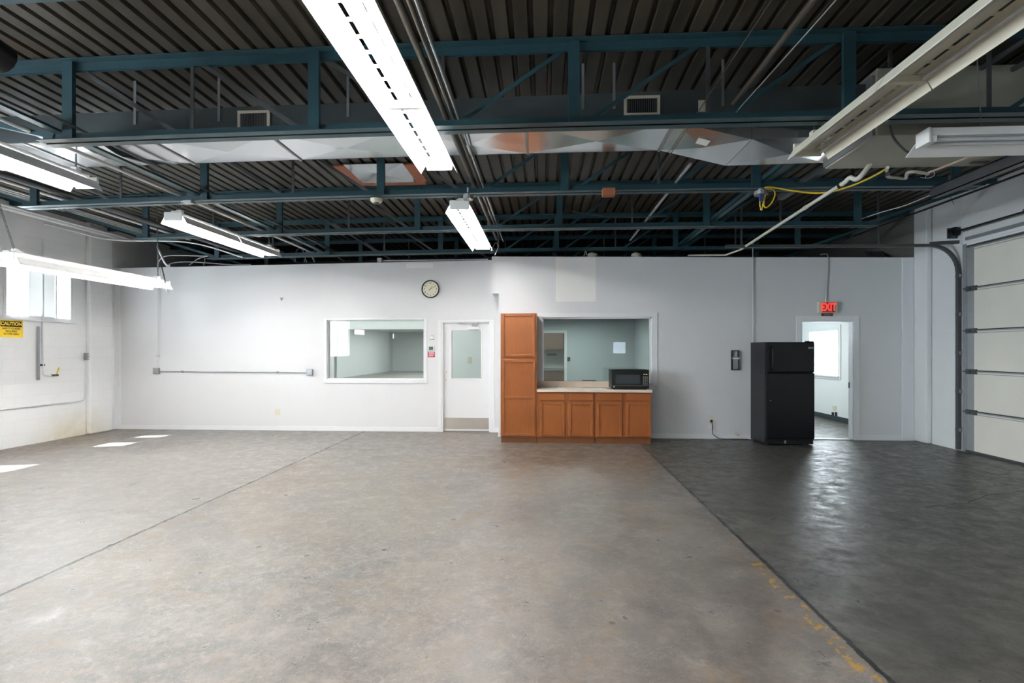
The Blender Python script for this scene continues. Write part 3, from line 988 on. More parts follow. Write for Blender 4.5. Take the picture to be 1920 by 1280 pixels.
# dark dull skin over the duct side towards the viewer
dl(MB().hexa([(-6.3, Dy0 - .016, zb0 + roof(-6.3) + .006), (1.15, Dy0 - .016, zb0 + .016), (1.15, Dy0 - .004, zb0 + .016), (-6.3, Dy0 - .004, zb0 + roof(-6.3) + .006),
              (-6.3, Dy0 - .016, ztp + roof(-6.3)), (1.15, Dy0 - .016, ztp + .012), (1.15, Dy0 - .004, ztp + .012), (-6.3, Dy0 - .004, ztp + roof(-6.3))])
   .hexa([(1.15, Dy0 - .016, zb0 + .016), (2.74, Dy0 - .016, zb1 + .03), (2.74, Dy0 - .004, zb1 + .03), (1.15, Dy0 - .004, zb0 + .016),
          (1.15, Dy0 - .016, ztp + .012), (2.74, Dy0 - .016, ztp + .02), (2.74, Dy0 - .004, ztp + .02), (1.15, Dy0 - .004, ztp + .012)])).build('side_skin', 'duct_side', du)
for gxp, w_ in ((-2.62, .30), (.86, .31)):
    zg = 3.60 + roof(gxp) if gxp < 0 else 3.62
    y_ = Dy0 - .018
    g = dl(MB().box(gxp - w_ / 2, gxp + w_ / 2, y_ - .012, y_, zg + .125, zg + .15).box(gxp - w_ / 2, gxp + w_ / 2, y_ - .012, y_, zg - .03, zg)
           .box(gxp - w_ / 2, gxp - w_ / 2 + .025, y_ - .012, y_, zg, zg + .125).box(gxp + w_ / 2 - .025, gxp + w_ / 2, y_ - .012, y_, zg, zg + .125)).build('vent_grille', 'cream', du)
    g2 = MB()
    for i in range(16):
        xx = gxp - w_ / 2 + .035 + i * (w_ - .07) / 15
        g2.box(xx - .0025, xx + .0025, y_ - .012, y_, zg, zg + .125)
    dl(g2).build('vane', 'steel', g)
    dl(MB().box(gxp - w_ / 2 + .02, gxp + w_ / 2 - .02, y_ - .002, y_ + .001, zg, zg + .125)).build('vent_throat', 'black', g)
# duct hanger straps
for xx in (-5.9, -3.75, -2.95, -1.75, .35, .62, 1.55):
    dl(MB().box(xx - .012, xx + .012, Dy0 - .022, Dy0 - .018, zb0 + .12 + roof(xx), DECK + roof(xx) - .002)).build('hanger_strap', 'steel', du)
a = atY(1316, 203, Dy0 - .02)
dl(MB().box(a.x - .03, a.x + .03, Dy0 - .02, Dy0 - .017, 3.62, 3.72)).build('sticker', 'cream', du)
a = 1.45
zq = (zb0 + zb1 + .02) / 2 + .005
dl(MB().hexa([(a - .05, 4.88, zq - .005), (a + .05, 4.88, zq - .035), (a + .05, 5.0, zq - .035), (a - .05, 5.0, zq - .005), (a - .05, 4.88, zq), (a + .05, 4.88, zq - .03), (a + .05, 5.0, zq - .03), (a - .05, 5.0, zq)])).build('sticker', 'paper', du)
# air handler at the right end
ah = empty('air_handler', (3.7, 5.02, 3.4), 'beige sheet metal air handler box at the right end of the duct', 'air handler')
MB().box(-.93, 1.02, -.42, .40, -.06, .50).build('housing', 'insulation', ah, bevel=.006)
MB().box(-.955, -.93, -.40, .38, -.05, .45).build('duct_collar', 'steel', ah)
MB().box(.35, .5, .25, .3, -.068, -.06).box(.9, .96, .24, .28, -.068, -.06).box(.32, .35, -.1, .1, -.068, -.06).build('bracket', 'dark_steel', ah)
for xx in (-.8, .9):
    for yy in (-.38, .36):
        MB().box(xx - .012, xx + .012, yy - .012, yy + .012, .5, .70 + .03).build('hanger', 'dark_steel', ah)
# metal patch and opening in the deck
pz = DECK - .03 + roof(-2.2)
hp = empty('roof_patch', (-2.25, 7.3, pz), 'square bare metal patch with rusty rim under the roof deck', 'roof patch')
m_ = MB(); m_.v = [(-.40, -.36, 0), (.40, -.36, 0), (.40, .42, 0), (-.40, .42, 0), (0, 0, -.02)]; m_.f = [(0, 1, 4), (1, 2, 4), (2, 3, 4), (3, 0, 4)]
m_.box(-.4, .4, -.36, .42, .002, .006).build('sheet', 'galv', hp)
MB().box(-.52, .52, .42, .56, .0, .02).box(.4, .56, -.3, .42, .0, .02).box(-.56, -.4, -.3, .42, .0, .02).build('rusty_rim', 'orange', hp)

# ================================================================== LIGHT FIXTURES
def make_light(lit, name='strip_light'):
    t = bpy.data.objects.new(name, None); COL.objects.link(t)
    enamel = 'white' if lit else 'cream'
    L = 1.22
    # channel
    MB().box(-.038, .038, -L, L, 0, .075).build('housing', enamel, t, bevel=.004)
    for sd in (-1, 1):
        rf = MB()
        for (y0, y1) in ((-L, -.006), (.006, L)):
            # flat shoulder outside the slots, then the steep wing
            rf.box(sd * .066, sd * .118, y0, y1, .004, .008)
            rf.prism([(sd * .116, .004), (sd * .116, .009), (sd * .170, -.081), (sd * .168, -.086)], 'y', y0, y1)
            # bridges between the slots
            nb = 8; st = (y1 - y0) / nb
            for i in range(nb + 1):
                yc = y0 + i * st
                ya, yb2 = max(y0, yc - .016), min(y1, yc + .016)
                rf.box(sd * .036, sd * .067, ya, yb2, .004, .008)
        r_ = rf.build('reflector', enamel, t)
        for (y0, y1) in ((-L + .03, -.03), (.03, L - .03)):
            MB().tube([(sd * .100, y0, -.030), (sd * .100, y1, -.030)], .0135, 12).build('tube', 'tube_lit' if lit else 'tube_off', t, smooth=True)
    for e in (-1, 1):
        MB().box(-.118, .118, e * (L - .004), e * (L + .02), -.055, .06).build('end_plate', enamel, t, bevel=.012)
    MB().box(-.115, .115, -.02, .02, -.045, .0).build('lamp_holder', enamel, t, bevel=.004)
    for e in (-1, 1):
        MB().box(-.03, .03, e * (L - .12) - .03, e * (L - .12) + .03, .075, .11).build('mounting_bracket', enamel, t)
        MB().box(-.006, .006, e * (L - .12) - .006, e * (L - .12) + .006, .11, .25).build('hanger', 'dark_steel', t)
    return t


ZL = 3.27
lit0 = make_light(True)
lights = [
    (-.95, 3.63, ZL, 0, 'lit twin-tube strip light over the middle of the floor, nearest and largest'),
    (-.98, 7.45, ZL, 0, 'lit twin-tube strip light far down the middle row, ending above the clock'),
    (-4.55, 3.85, ZL, 0, 'lit strip light cut off by the left edge of the view under the duct'),
    (-4.60, 7.62, ZL, 0, 'lit strip light of the left row hanging above the white partition'),
    (-5.93, 6.78, 2.59, 0, 'lit strip light hung low on chains beside the left wall window'),
    (-.95, -.2, ZL, 0, 'added lit strip light overhead behind the viewer, in line with the middle row'),  # this and the following lights are unseen, added to brighten the room
    (-4.55, -.2, ZL, 0, 'added lit strip light behind the viewer, in line with the left row'),
    (-.95, -4.0, ZL, 0, 'added lit strip light farthest behind the viewer, in line with the middle row'),
    (-4.55, -4.0, ZL, 0, 'added lit strip light farthest behind the viewer, in line with the left row'),
    (2.26, -4.6, ZL, 0, 'added lit strip light farthest behind the viewer, in line with the right row'),
    (2.26, -.8, ZL, 0, 'added lit strip light just behind the viewer, in line with the right row'),
]
for i, (x, y, z, rz, lb) in enumerate(lights):
    o = lit0 if i == 0 else copy_tree(lit0)
    o.location = (x, y, z + (roof(x) if z > 3 else 0)); o.rotation_euler = (0, 0, rz)
    tag(o, lb, 'ceiling light', 'lit fluorescent strip lights')
    if z < 3:                    # this one hangs on chains
        for c in [c for c in kids(o) if c.name.startswith('hanger')]:
            bpy.data.objects.remove(c)
off0 = make_light(False)
off0.location = (2.26, 3.48, 3.27)
tag(off0, 'large unlit cream twin-tube strip light pointing into the upper right corner', 'ceiling light', 'unlit strip lights')
# cross-mounted unlit white light without its front wing
t = bpy.data.objects.new('strip_light', None); COL.objects.link(t)
tag(t, 'unlit white strip light hung crosswise under the air handler with bare tubes', 'ceiling light')
t.location = (4.18, 4.32, 3.20)
L = 1.22
MB().box(-L, L, -.062, .062, 0, .06).build('housing', 'white', t, bevel=.004)
MB().prism([(.06, -.012), (.06, -.006), (.19, -.075), (.19, -.081)], 'x', -L - .02, L).build('reflector', 'white', t)
for yy, zz in ((-.045, -.028), (.03, -.034)):
    MB().tube([(-L + .05, yy, zz), (L - .05, yy, zz)], .016, 12).build('tube', 'tube_off', t, smooth=True)
MB().box(-L - .02, -L, -.075, .075, -.055, .06).box(-L, -L + .045, -.07, .07, -.05, 0).build('end_plate', 'white', t, bevel=.004)
for e in (-.8, .8):
    MB().tube([(e, 0, .06), (e - .03, 0, .55), (e - .03, 0, .86)], .004, 6).build('chain', 'steel', t)

# chains of the low light by the left wall
def chain(name, a, b, label, mat='dark_steel'):
    a, b = Vector(a), Vector(b); n_ = int((b - a).length / .045)
    mb_ = MB(); d = (b - a) / n_
    for i in range(n_):
        p = a + d * i; q = a + d * (i + 1)
        off = Vector((.008, 0, 0)) if i % 2 else Vector((0, .008, 0))
        mb_.bar(p - d * .15 + off, q + d * .15 + off, .005, .005).bar(p - d * .15 - off, q + d * .15 - off, .005, .005)
    o = mb_.build(name, mat); tag(o, label, 'chain'); return o


c5 = (-5.93, 6.78, 2.56)
chain('chain', (-5.93, 5.66, 2.69), (-6.35, 5.62, 3.98), 'chain holding the near end of the low light by the left wall')
chain('chain', (-5.93, 7.90, 2.69), (-5.95, 7.9, 3.97), 'chain holding the far end of the low light by the left wall')

# ================================================================== CONDUITS AND PIPES OVERHEAD
def pipe(name, pts, r, mat, label, cat='conduit', group=None, seg=8, smooth=True):
    o = MB().tube(pts, r, seg).build(name, mat, smooth=smooth)
    return tag(o, label, cat, group)


ZC = ZB + .1
def run(name, x, y0, y1, z, r, mat, label, cat='conduit', group=None):
    return pipe(name, [(x, y0, z + roof(x)), (x, y1, z + roof(x))], r, mat, label, cat, group)


run('conduit', -.80, .8, 9.2, ZC + .01, .024, 'conduit_brown', 'thickest dusty conduit of the bundle beside the middle row of lights', 'conduit', 'conduits beside the middle lights')
run('conduit', -.735, .8, 8.8, ZC + .0, .016, 'conduit_brown', 'thin dusty conduit right of the thick one beside the middle lights', 'conduit', 'conduits beside the middle lights')
run('conduit', -.695, .8, 9.3, ZC - .008, .009, 'conduit', 'bright thin conduit at the right of the bundle beside the middle lights', 'conduit', 'conduits beside the middle lights')
run('conduit', 1.50, .8, 4.3, ZC + .02, .018, 'conduit_brown', 'dusty conduit running front to back right of centre, stopping at the duct', 'conduit', 'conduits right of centre')
run('conduit', 1.52, 5.6, 9.4, ZC + .0, .016, 'conduit', 'grey conduit running front to back right of centre beyond the duct', 'conduit', 'conduits right of centre')
pts = smooth_path([(1.58, .9, ZC), (1.60, 2.6, ZC - .02), (1.56, 4.35, ZC), (1.57, 4.60, ZC + .01)])
pipe('cable', pts, .004, 'conduit', 'thin pale cable along the conduit right of centre, before the duct', 'cable')
pts = smooth_path([(1.28, .9, ZC + .05), (1.27, 2.6, ZC + .02), (1.25, 4.35, ZC), (1.25, 6.2, ZC)])
pipe('cable', pts, .004, 'conduit_brown', 'thin dark cable left of the conduit right of centre', 'cable')
# the group along the left side
left_runs = [(-8.30, 3.89, .040, 'conduit_white', 'large white pipe along the top of the left wall'),
             (-8.08, 3.86, .020, 'conduit_white', 'white conduit just inside the large pipe of the left wall'),
             (-7.55, 3.86, .013, 'conduit', 'thin grey conduit over the left bay, outermost of the thin ones'),
             (-7.47, 3.86, .013, 'conduit', 'thin grey conduit over the left bay, second from the wall'),
             (-7.39, 3.86, .013, 'conduit', 'thin grey conduit over the left bay, third from the wall'),
             (-7.31, 3.86, .013, 'conduit', 'thin grey conduit over the left bay, fourth from the wall'),
             (-6.85, 3.80, .020, 'conduit_white', 'bright conduit over the left bay beside the four thin ones'),
             (-6.60, 3.78, .016, 'conduit', 'grey conduit over the left bay right of the bright one'),
             (-5.75, 3.50, .038, 'dark_steel', 'thick dark pipe over the left bay'),
             (-4.42, 3.485, .018, 'conduit_white', 'light grey conduit running beside the teal bridging on the left'),
             (-3.95, 3.478, .012, 'dark_steel', 'thin dark conduit right of the left bridging')]
for x, z, r, mt, lb in left_runs:
    run('pipe' if r > .04 else 'conduit', x, .8, 10.0, z, r, mt, lb, 'pipe' if r > .04 else 'conduit', 'pipes and conduits over the left bay')
# small branch on the left wall top
q1 = [atX(82, 422, XL + .06), atX(90, 421, XL + .08)]
pts = [q1[0], q1[1], atX(128, 431, XL + .15), Vector((-7.9, 9.4, 3.60)), Vector((-6.6, 9.6, 3.58)), Vector((-5.6, 9.65, 3.30))]
pipe('conduit', smooth_path(pts), .014, 'conduit_white', 'white conduit bending off the left wall near its top', 'conduit')
# right side: rails and dark beam
run('rail', 3.56, 1.0, 4.55, 3.86, .022, 'dark_steel', 'dark rail beside the large unlit light, nearer to it', 'rail', 'dark rails over the right bay')
run('rail', 3.80, 1.0, 4.55, 3.84, .020, 'dark_steel', 'dark rail beside the large unlit light, farther from it', 'rail', 'dark rails over the right bay')
mb = MB().box(4.22, 4.30, 4.58, 6.08, 3.215, 3.225).box(4.22, 4.23, 4.58, 6.08, 3.215, 3.33).box(4.22, 4.30, 4.58, 6.08, 3.32, 3.33).box(4.235, 4.26, 5.8, 5.84, 3.33, 3.385)
tag(mb.build('channel_beam', 'dark_steel'), 'dark steel channel running along the right bay above the garage door', 'steel beam')
mb = MB().box(2.95, 3.03, 5.5, 6.9, 3.45, 3.53)
tag(mb.build('channel_beam', 'dark_steel'), 'short dark steel strut under the air handler, running front to back', 'steel beam')
run('conduit', 5.35, 2.5, 9.55, 3.56, .014, 'black', 'black conduit running along the top of the right wall', 'conduit')
pipe('conduit', smooth_path([atZ(1612, 411, 3.5), atZ(1655, 397, 3.5), atZ(1700, 384, 3.5), atZ(1762, 358, 3.5)]), .006, 'conduit_white', 'thin pale cable rising to the dark channel by the right wall', 'cable')
pipe('cable', smooth_path([atX(1780, 366, XR - .01), atX(1788, 382, XR - .01), atX(1793, 398, XR - .01)]), .005, 'conduit', 'grey cable dropping down the upper right wall', 'cable')
tag(MB().box(4.05, 4.12, 4.0, 4.6, 3.60, 3.66).build('ballast_box', 'steel'), 'grey metal box over the crosswise unlit light', 'metal box')

# condensate pipe (PVC) falling to the left behind the track
p0 = atZ(1617, 316, 3.34)
A = Vector((p0.x, 5.30, 3.34))
zz = lambda px, py, Y: atY(px, py, Y)
pts = [A, zz(1616, 328, 5.30), zz(1605, 336, 5.33), zz(1594, 333, 5.36), zz(1585, 341, 5.40), zz(1577, 346, 5.45)]
dp = tag(MB().tube(smooth_path(pts), .022, 10).build('drain_pipe', 'pvc', smooth=True), 'white plastic drain pipe sloping from the air handler down to the far partition', 'drain pipe')
B0, B1 = zz(1579, 345, 5.45), zz(1388, 468, 9.0)
MB().tube([B0, B1], .020, 10).build('pipe_run', 'pvc', dp, smooth=True)
MB().tube([zz(1583, 342, 5.42), zz(1574, 349, 5.5)], .028, 10).build('coupling', 'black', dp)
mC = B0.lerp(B1, .24); MB().tube([mC, B0.lerp(B1, .26)], .026, 10).build('collar', 'pvc', dp)
MB().tube([B1, zz(1360, 478, 9.2), zz(1290, 478.5, 9.3)], .014, 8).build('pipe_tail', 'pvc', dp)
# short pvc elbow with trap under the unit
q = lambda px, py: atZ(px, py, 3.30)
tp = tag(MB().tube(smooth_path([q(1664, 314), q(1664, 330), q(1682, 333), q(1698, 334), q(1701, 324), q(1715, 322), q(1740, 326)], 4), .016, 8).build('trap_pipe', 'pvc', smooth=True), 'white plastic trap pipe with elbows under the air handler', 'drain pipe')
MB().tube([q(1664, 320), q(1664, 326)], .022, 8).build('coupling', 'black', tp)
pipe('hose', [q(1738, 325), atZ(1845, 283, 3.28)], .011, 'pink', 'tan hose rising right from the trap pipe under the air handler', 'hose')
pipe('cable', smooth_path([q(1726, 332), q(1740, 334), q(1752, 328), q(1748, 320), q(1738, 326), q(1735, 334)]), .003, 'conduit_white', 'small coil of white wire beside the trap pipe', 'cable')
pipe('cable', smooth_path([atY(1668, 236, 4.56), atY(1675, 258, 4.56), atY(1690, 276, 4.56), atY(1705, 286, 4.56), atY(1735, 286, 4.56)]), .009, 'dark_steel', 'dark flexible cable looping below the air handler beside the crosswise light', 'cable')

# yellow cord
Yj = 6.2
pts = [atY(1698, 290, 5.5), atY(1665, 314, 5.6), atY(1640, 329, 5.7), atY(1605, 345, 5.8), atY(1565, 358, 5.9), atY(1530, 362, 6.0), atY(1490, 358, 6.05), atY(1455, 352, 6.1), atY(1440, 351, 6.1), atY(1434, 352, 6.12)]
pipe('extension_cord', smooth_path(pts), .010, 'yellow_cord', 'yellow extension cord swagged below the air handler to a roof joist', 'cord')
pts = [atY(1436, 354, 6.1), atY(1450, 356, 6.1), atY(1453, 366, 6.1), atY(1447, 380, 6.1), atY(1437, 389, 6.1), atY(1432, 384, 6.1), atY(1435, 364, 6.1), atY(1431, 380, 6.1), atY(1428, 394, 6.1), atY(1425, 385, 6.1), atY(1425, 375, 6.1)]
pipe('cord_loop', smooth_path(pts), .008, 'yellow_cord', 'loose loops of yellow cord hanging from the joist', 'cord')
bx = empty('outlet_box', atY(1427, 362, 6.1), 'round grey outlet box on the joist with a blue plug below', 'outlet box')
MB().tube([(0, 0, -.02), (0, 0, .02)], .075, 14).tube([(0, 0, .02), (0, 0, .05)], .03, 10).build('cover', 'steel', bx)
M['blue'] = simple('blue_plug', (0.03, 0.06, 0.20), .4)
MB().box(-.02, .02, -.02, .02, -.09, -.02).build('plug', 'blue', bx, bevel=.004)

# things on the joists
ob = atY(1140, 363, 6.12)
tag(MB().box(ob.x - .07, ob.x + .07, 6.02, 6.12, ob.z - .045, ob.z + .04).build('junction_box', 'orange', bevel=.004), 'rusty orange box on the bottom chord of the joist beyond the duct', 'junction box')
sm = atY(706, 380, 6.2)
sd = empty('smoke_detector', (sm.x, 6.2, sm.z + .02), 'round cream smoke detector under the joist above the partition window', 'smoke detector')
MB().tube([(0, 0, .025), (0, 0, 0), (0, 0, -.02)], [.072, .07, .05], 20).build('base', 'ivory', sd, smooth=True)
MB().tube([(0, 0, -.02), (0, 0, -.035)], [.035, .025], 14).build('sensor', 'dark_steel', sd)
for (px_, py_, Yq, lb) in ((878, 371, 6.14, 'grey round junction box beside the far middle light'),):
    c = atY(px_, py_, Yq)
    tag(MB().tube([(c.x, c.y, c.z - .02), (c.x, c.y, c.z + .03)], .06, 12).tube([(c.x, c.y, c.z + .03), (c.x, c.y, c.z + .12)], .015, 8).build('junction_box', 'steel'), lb, 'junction box')
c = atY(560, 372, 6.0)
c = atY(362, 391, 6.2)
tag(MB().box(c.x - .05, c.x + .05, 6.09, 6.17, ZB + roof(c.x) - .035, ZB + roof(c.x)).build('junction_box', 'steel', bevel=.004), 'flat grey metal box above the light of the left row', 'junction box')
# black can in the upper left corner
c = atZ(0, 75, 3.62)
bc = empty('exhaust_can', (c.x - .1, c.y, 3.6), 'black round canister hanging in the upper left corner', 'canister')
MB().tube([(0, -.1, .38), (0, -.1, .1), (.0, -.05, .02), (.0, .03, -.03), (.0, .12, -.04)], [.07, .07, .09, .1, .1], 14).build('body', 'black', bc, smooth=True)
# wires above the left part of the partition
def wire(pts, Y, r, mat, label):
    return pipe('wire', smooth_path([atY(px_, py_, Y) for px_, py_ in pts], 5), r, mat, label, 'wire', 'loose wires above the partition')


pipe('conduit', smooth_path([atY(a_, b2_, YL - .04) for a_, b2_ in ((295, 690), (295.5, 520), (296, 500), (300, 487), (312, 480), (340, 479), (390, 480))], 5), .010, 'conduit_white', 'white conduit rising from the left box and bending over the partition top')
wire([(302, 512), (316, 496), (340, 491), (380, 492), (430, 496), (470, 496)], YL + .2, .009, 'conduit_white', 'white cable lying along the top left of the partition')
wire([(355, 497), (372, 485), (384, 483), (382, 497)], YL + .1, .008, 'conduit_white', 'short white cable loop on the partition top')
wire([(295, 463), (310, 494), (318, 498)], 8.0, .014, 'conduit', 'grey flexible tube dropping from the joist at far left')
wire([(303, 500), (308, 520), (314, 548)], 8.0, .010, 'black', 'black wire with orange end hanging beside the low light')
wire([(296, 540), (300, 510), (297, 500)], 8.0, .004, 'conduit', 'thin grey lead rising from the low light')
wire([(553, 490), (556, 470), (565, 466), (572, 480), (570, 492)], YL + .2, .006, 'conduit', 'coiled grey wire above the partition, left of the far row')
wire([(575, 492), (572, 476), (580, 472), (586, 484), (590, 491)], YL + .2, .006, 'conduit', 'coiled grey wire above the partition, beside the other coil')
wire([(1100, 478), (1098, 470), (1094, 482)], YR - .02, .005, 'conduit', 'short wire end over the primer patch')
# grey tube lying on top of partition, centre
tag(MB().tube([atY(712, 489, 10.4), atY(915, 486, 10.4)], .014, 8).box(atY(708, 0, 10.4).x, atY(716, 0, 10.4).x, 10.37, 10.43, atY(708, 492, 10.4).z, atY(708, 484, 10.4).z).build('conduit', 'conduit_white'), 'white conduit lying on the partition top above the clock', 'conduit')
# yellow foam mounds on top of the right partition
for px_, lb in ((1111, 'yellowish foam lump on the partition top, left one'), (1193, 'yellowish foam lump on the partition top, right one')):
    c = atY(px_, 476, 9.9)
    tag(MB().tube([(c.x, 9.9, 3.12), (c.x, 9.9, c.z), (c.x, 9.9, c.z + .035)], [.11, .09, .03], 12).build('foam_lump', 'cream', smooth=True), lb, 'foam lump', 'foam lumps')
# loose boards stacked on the right end of the partition
for i, lb in enumerate(('leftmost', 'second from the left', 'third from the left', 'rightmost')):
    a = atY(1645 + i * 9, 482, 10.2)
    tag(MB().bar((a.x - .2, 10.0, 3.2), (a.x + .02, 10.6, 3.45), .05, .02).build('loose_board', 'dark_steel'), lb + ' of the dark loose boards above the partition end', 'board', 'loose boards above the partition')

# small wires near the far middle light
pipe('wire', smooth_path([atY(921, 470, 8.6), atY(929, 455, 8.6), atY(934, 462, 8.7), atY(928, 478, 8.7)]), .005, 'conduit', 'thin wire loop at the far end of the middle row light', 'wire')
# sprinkler drop / cable above the joist
pipe('wire', smooth_path([atY(1070, 395, 6.3), atY(1120, 404, 6.4), atY(1180, 408, 6.5), atY(1250, 404, 6.6)]), .004, 'dark_steel', 'thin dark wire sagging below the joist right of the orange box', 'wire')

# ================================================================== LEFT WALL THINGS
XW = XL
sg = empty('caution_sign', (XW, atX(21, 617, XW).y, atX(21, 617, XW).z), 'yellow and black caution sign on the left block wall', 'sign')
s0, s1 = atX(-1, 600, XW), atX(43.5, 633.5, XW)
hw_, hh_ = (s1.y - s0.y) / 2, .14
sg.location.z = 1.55 + .0415 * 8.4 + 0.01
MB().box(0, .004, -hw_, hw_, -hh_, hh_).build('plate', 'yellow', sg, bevel=.001)
MB().box(.004, .0055, -hw_ + .018, hw_ - .018, .03, hh_ - .018).build('header', 'black', sg)
RT = (H90, 0, H90)
text_mesh('lettering', 'CAUTION', .076, 'yellow', (.0062, 0, .076), RT, sg, .0005, .0025)
for i, s in enumerate(('SAFETY GLASSES', 'REQUIRED', 'IN THIS AREA')):
    text_mesh('lettering', s, .040, 'black', (.0048, 0, .0 - i * .043), RT, sg, .0005, .0008)
# standing pipe with strut and valve
sp = empty('air_line', (XW + .05, atX(72, 660, XW).y, 0), 'white compressed air pipe down the left wall with a grey strut and yellow valve', 'air pipe')
yl = sp.location.y
za, zb_ = atX(75, 688, XW).z, 3.3
MB().tube([(0, .03, za), (0, .03, 3.45)], .016, 10).build('pipe', 'conduit_white', sp, smooth=True)
zs0, zs1 = atX(71, 712, XW).z, atX(71, 612, XW).z
MB().box(-.035, -.005, -.045, -.015, zs0, zs1).build('strut', 'steel', sp)
zv = atX(80, 704, XW).z
MB().tube(smooth_path([(0, .03, za), (0.0, .04, zv + .03), (0, .10, zv), (0, .20, zv)], 5), .009, 8).build('elbow', 'conduit_white', sp, smooth=True)
MB().tube([(0, .19, zv), (0, .31, zv)], .018, 10).build('valve_body', 'dark_steel', sp)
MB().bar((0, .28, zv), (.02, .31, zv + .13), .008, .02).build('valve_handle', 'yellow', sp)
MB().box(-.03, .01, .01, .06, za + .02, za + .05).build('clamp', 'black', sp)
# junction box with conduit on the left wall
jb = empty('receptacle_box', (XW, atX(164, 668, XW).y, atX(164, 668, XW).z), 'grey four-outlet box on the left wall beside the pilaster', 'outlet box')
MB().box(0, .07, -.085, .085, -.065, .065).build('box', 'steel', jb, bevel=.005)
for e in (-1, 1):
    for f_ in (-1, 1):
        MB().box(.07, .074, e * .04 - .022, e * .04 + .022, f_ * .03 - .018, f_ * .03 + .018).build('socket', 'ivory', jb)
pts = [atX(162, 676, XW + .03), atX(161, 735, XW + .03), atX(159, 746, XW + .03), atX(150, 752, XW + .03), atX(100, 757, XW + .03), atX(0, 768, XW + .03), atX(-60, 775, XW + .03)]
pipe('conduit', smooth_path(pts, 4), .011, 'conduit_white', 'painted conduit dropping from the four-outlet box and running along the left wall', 'conduit')

# ================================================================== THINGS ON THE LEFT PARTITION
def box_at(px, py, w_, h_, d, Y, mat, name, label, cat, bevel=.004):
    c = atY(px, py, Y)
    e = empty(name, (c.x, Y, c.z), label, cat)
    MB().box(-w_ / 2, w_ / 2, -d, 0, -h_ / 2, h_ / 2).build('box', mat, e, bevel=bevel)
    return e


b1 = box_at(295, 695, .115, .115, .05, YL, 'steel', 'electrical_box', 'square grey electrical box at the left end of the wall conduit', 'electrical box')
MB().box(-.04, .04, -.054, -.05, -.04, .04).build('cover', 'steel', b1, bevel=.002)
b2 = box_at(582, 697.5, .115, .115, .05, YL, 'steel', 'electrical_box', 'square grey electrical box at the right end of the wall conduit by the window', 'electrical box')
MB().box(-.04, .04, -.054, -.05, -.04, .04).build('cover', 'steel', b2, bevel=.002)
a, b_ = atY(301, 696, YL - .025), atY(576, 698, YL - .025)
cn = tag(MB().tube([a, b_], .010, 8).build('conduit', 'conduit', smooth=True), 'horizontal grey conduit between the two boxes on the left partition', 'conduit')
for f_ in (.15, .8):
    m_ = a.lerp(b_, f_)
    MB().box(m_.x - .012, m_.x + .012, m_.y - .014, YL, m_.z - .02, m_.z + .02).build('strap', 'steel', cn)
c = atY(297, 667, YL)
MB().box(c.x - .03, c.x + .03, YL - .03, YL, c.z - .008, c.z + .008).build('strap', 'steel', cn)


def outlet(px, py, Y, label, w_=.075, h_=.12, mat='ivory'):
    c = atY(px, py, Y)
    e = empty('wall_outlet', (c.x, Y, c.z), label, 'outlet')
    MB().box(-w_ / 2, w_ / 2, -.007, 0, -h_ / 2, h_ / 2).build('cover_plate', mat, e, bevel=.002)
    for s in (-1, 1):
        MB().box(-.017, .017, -.010, -.007, s * .026 - .015, s * .026 + .015).build('socket', mat, e)
    return e


outlet(520, 772, YL, 'ivory wall outlet low on the left partition', .10)
c = atY(528, 560, YL)
tag(MB().prism([(c.x - .028, c.z + .02), (c.x + .028, c.z + .02), (c.x, c.z - .035)], 'y', YL - .02, YL).build('wall_hook', 'steel'), 'small grey hook high on the left partition', 'hook')
# clock
ck = empty('wall_clock', (atY(807.5, 542, YL).x, YL, atY(807.5, 542, YL).z), 'round black-rimmed wall clock with a cream dial', 'clock')
R = .172
seg = 48
rim = MB(); 
for (ra, ya_, rb, yb_) in ((R, 0, R, -.035), (R, -.035, R - .018, -.042), (R - .018, -.042, R - .022, -.02)):
    n = len(rim.v)
    for i in range(seg):
        t = 2 * math.pi * i / seg
        rim.v.append((ra * math.cos(t), ya_, ra * math.sin(t))); rim.v.append((rb * math.cos(t), yb_, rb * math.sin(t)))
    for i in range(seg):
        j = (i + 1) % seg
        rim.f.append((n + 2 * i, n + 2 * j, n + 2 * j + 1, n + 2 * i + 1))
rim.build('rim', 'black', ck, smooth=True)
MB().tube([(0, -.002, 0), (0, -.022, 0)], R - .02, 48).build('dial', 'dial', ck)
for h in range(1, 13):
    t = math.radians(90 - 30 * h)
    text_mesh('numeral', str(h), .038, 'black', (.118 * math.cos(t), -.0235, .118 * math.sin(t)), (H90, 0, 0), ck, .0005, .0008)
def hand(name, ang, ln, w_):
    t = math.radians(90 - ang)
    MB().bar((-.03 * math.cos(t), -.026, -.03 * math.sin(t)), (ln * math.cos(t), -.026, ln * math.sin(t)), w_, .001, (0, 1, 0)).build(name, 'black', ck)
hand('hour_hand', 35, .07, .006); hand('minute_hand', 60, .11, .004)
hand('second_hand', 225, .045, .004)
# sensor, thermostat, red notice
e = box_at(810.5, 631, .05, .095, .03, YL, 'white', 'wall_sensor', 'small white sensor with a dark eye between the window and the door', 'sensor')
MB().box(-.008, .008, -.032, -.03, .01, .026).build('lens', 'black', e)
MB().box(-.05, .045, -.012, 0, -.06, -.05).build('bracket', 'steel', e)
e = box_at(809, 653, .12, .095, .03, YL, 'white', 'thermostat', 'white thermostat with a green display beside the steel door', 'thermostat')
MB().box(-.042, .038, -.0315, -.03, -.03, .033).build('display', 'lcd', e)
e = box_at(809, 664.5, .135, .10, .003, YL, 'red', 'notice_sign', 'small red notice with white lines under the thermostat', 'sign', 0)
for i in range(4):
    MB().box(-.05, .05 - (.02 if i == 3 else 0), -.0036, -.003, .03 - i * .021, .039 - i * .021).build('text_line', 'white', e)
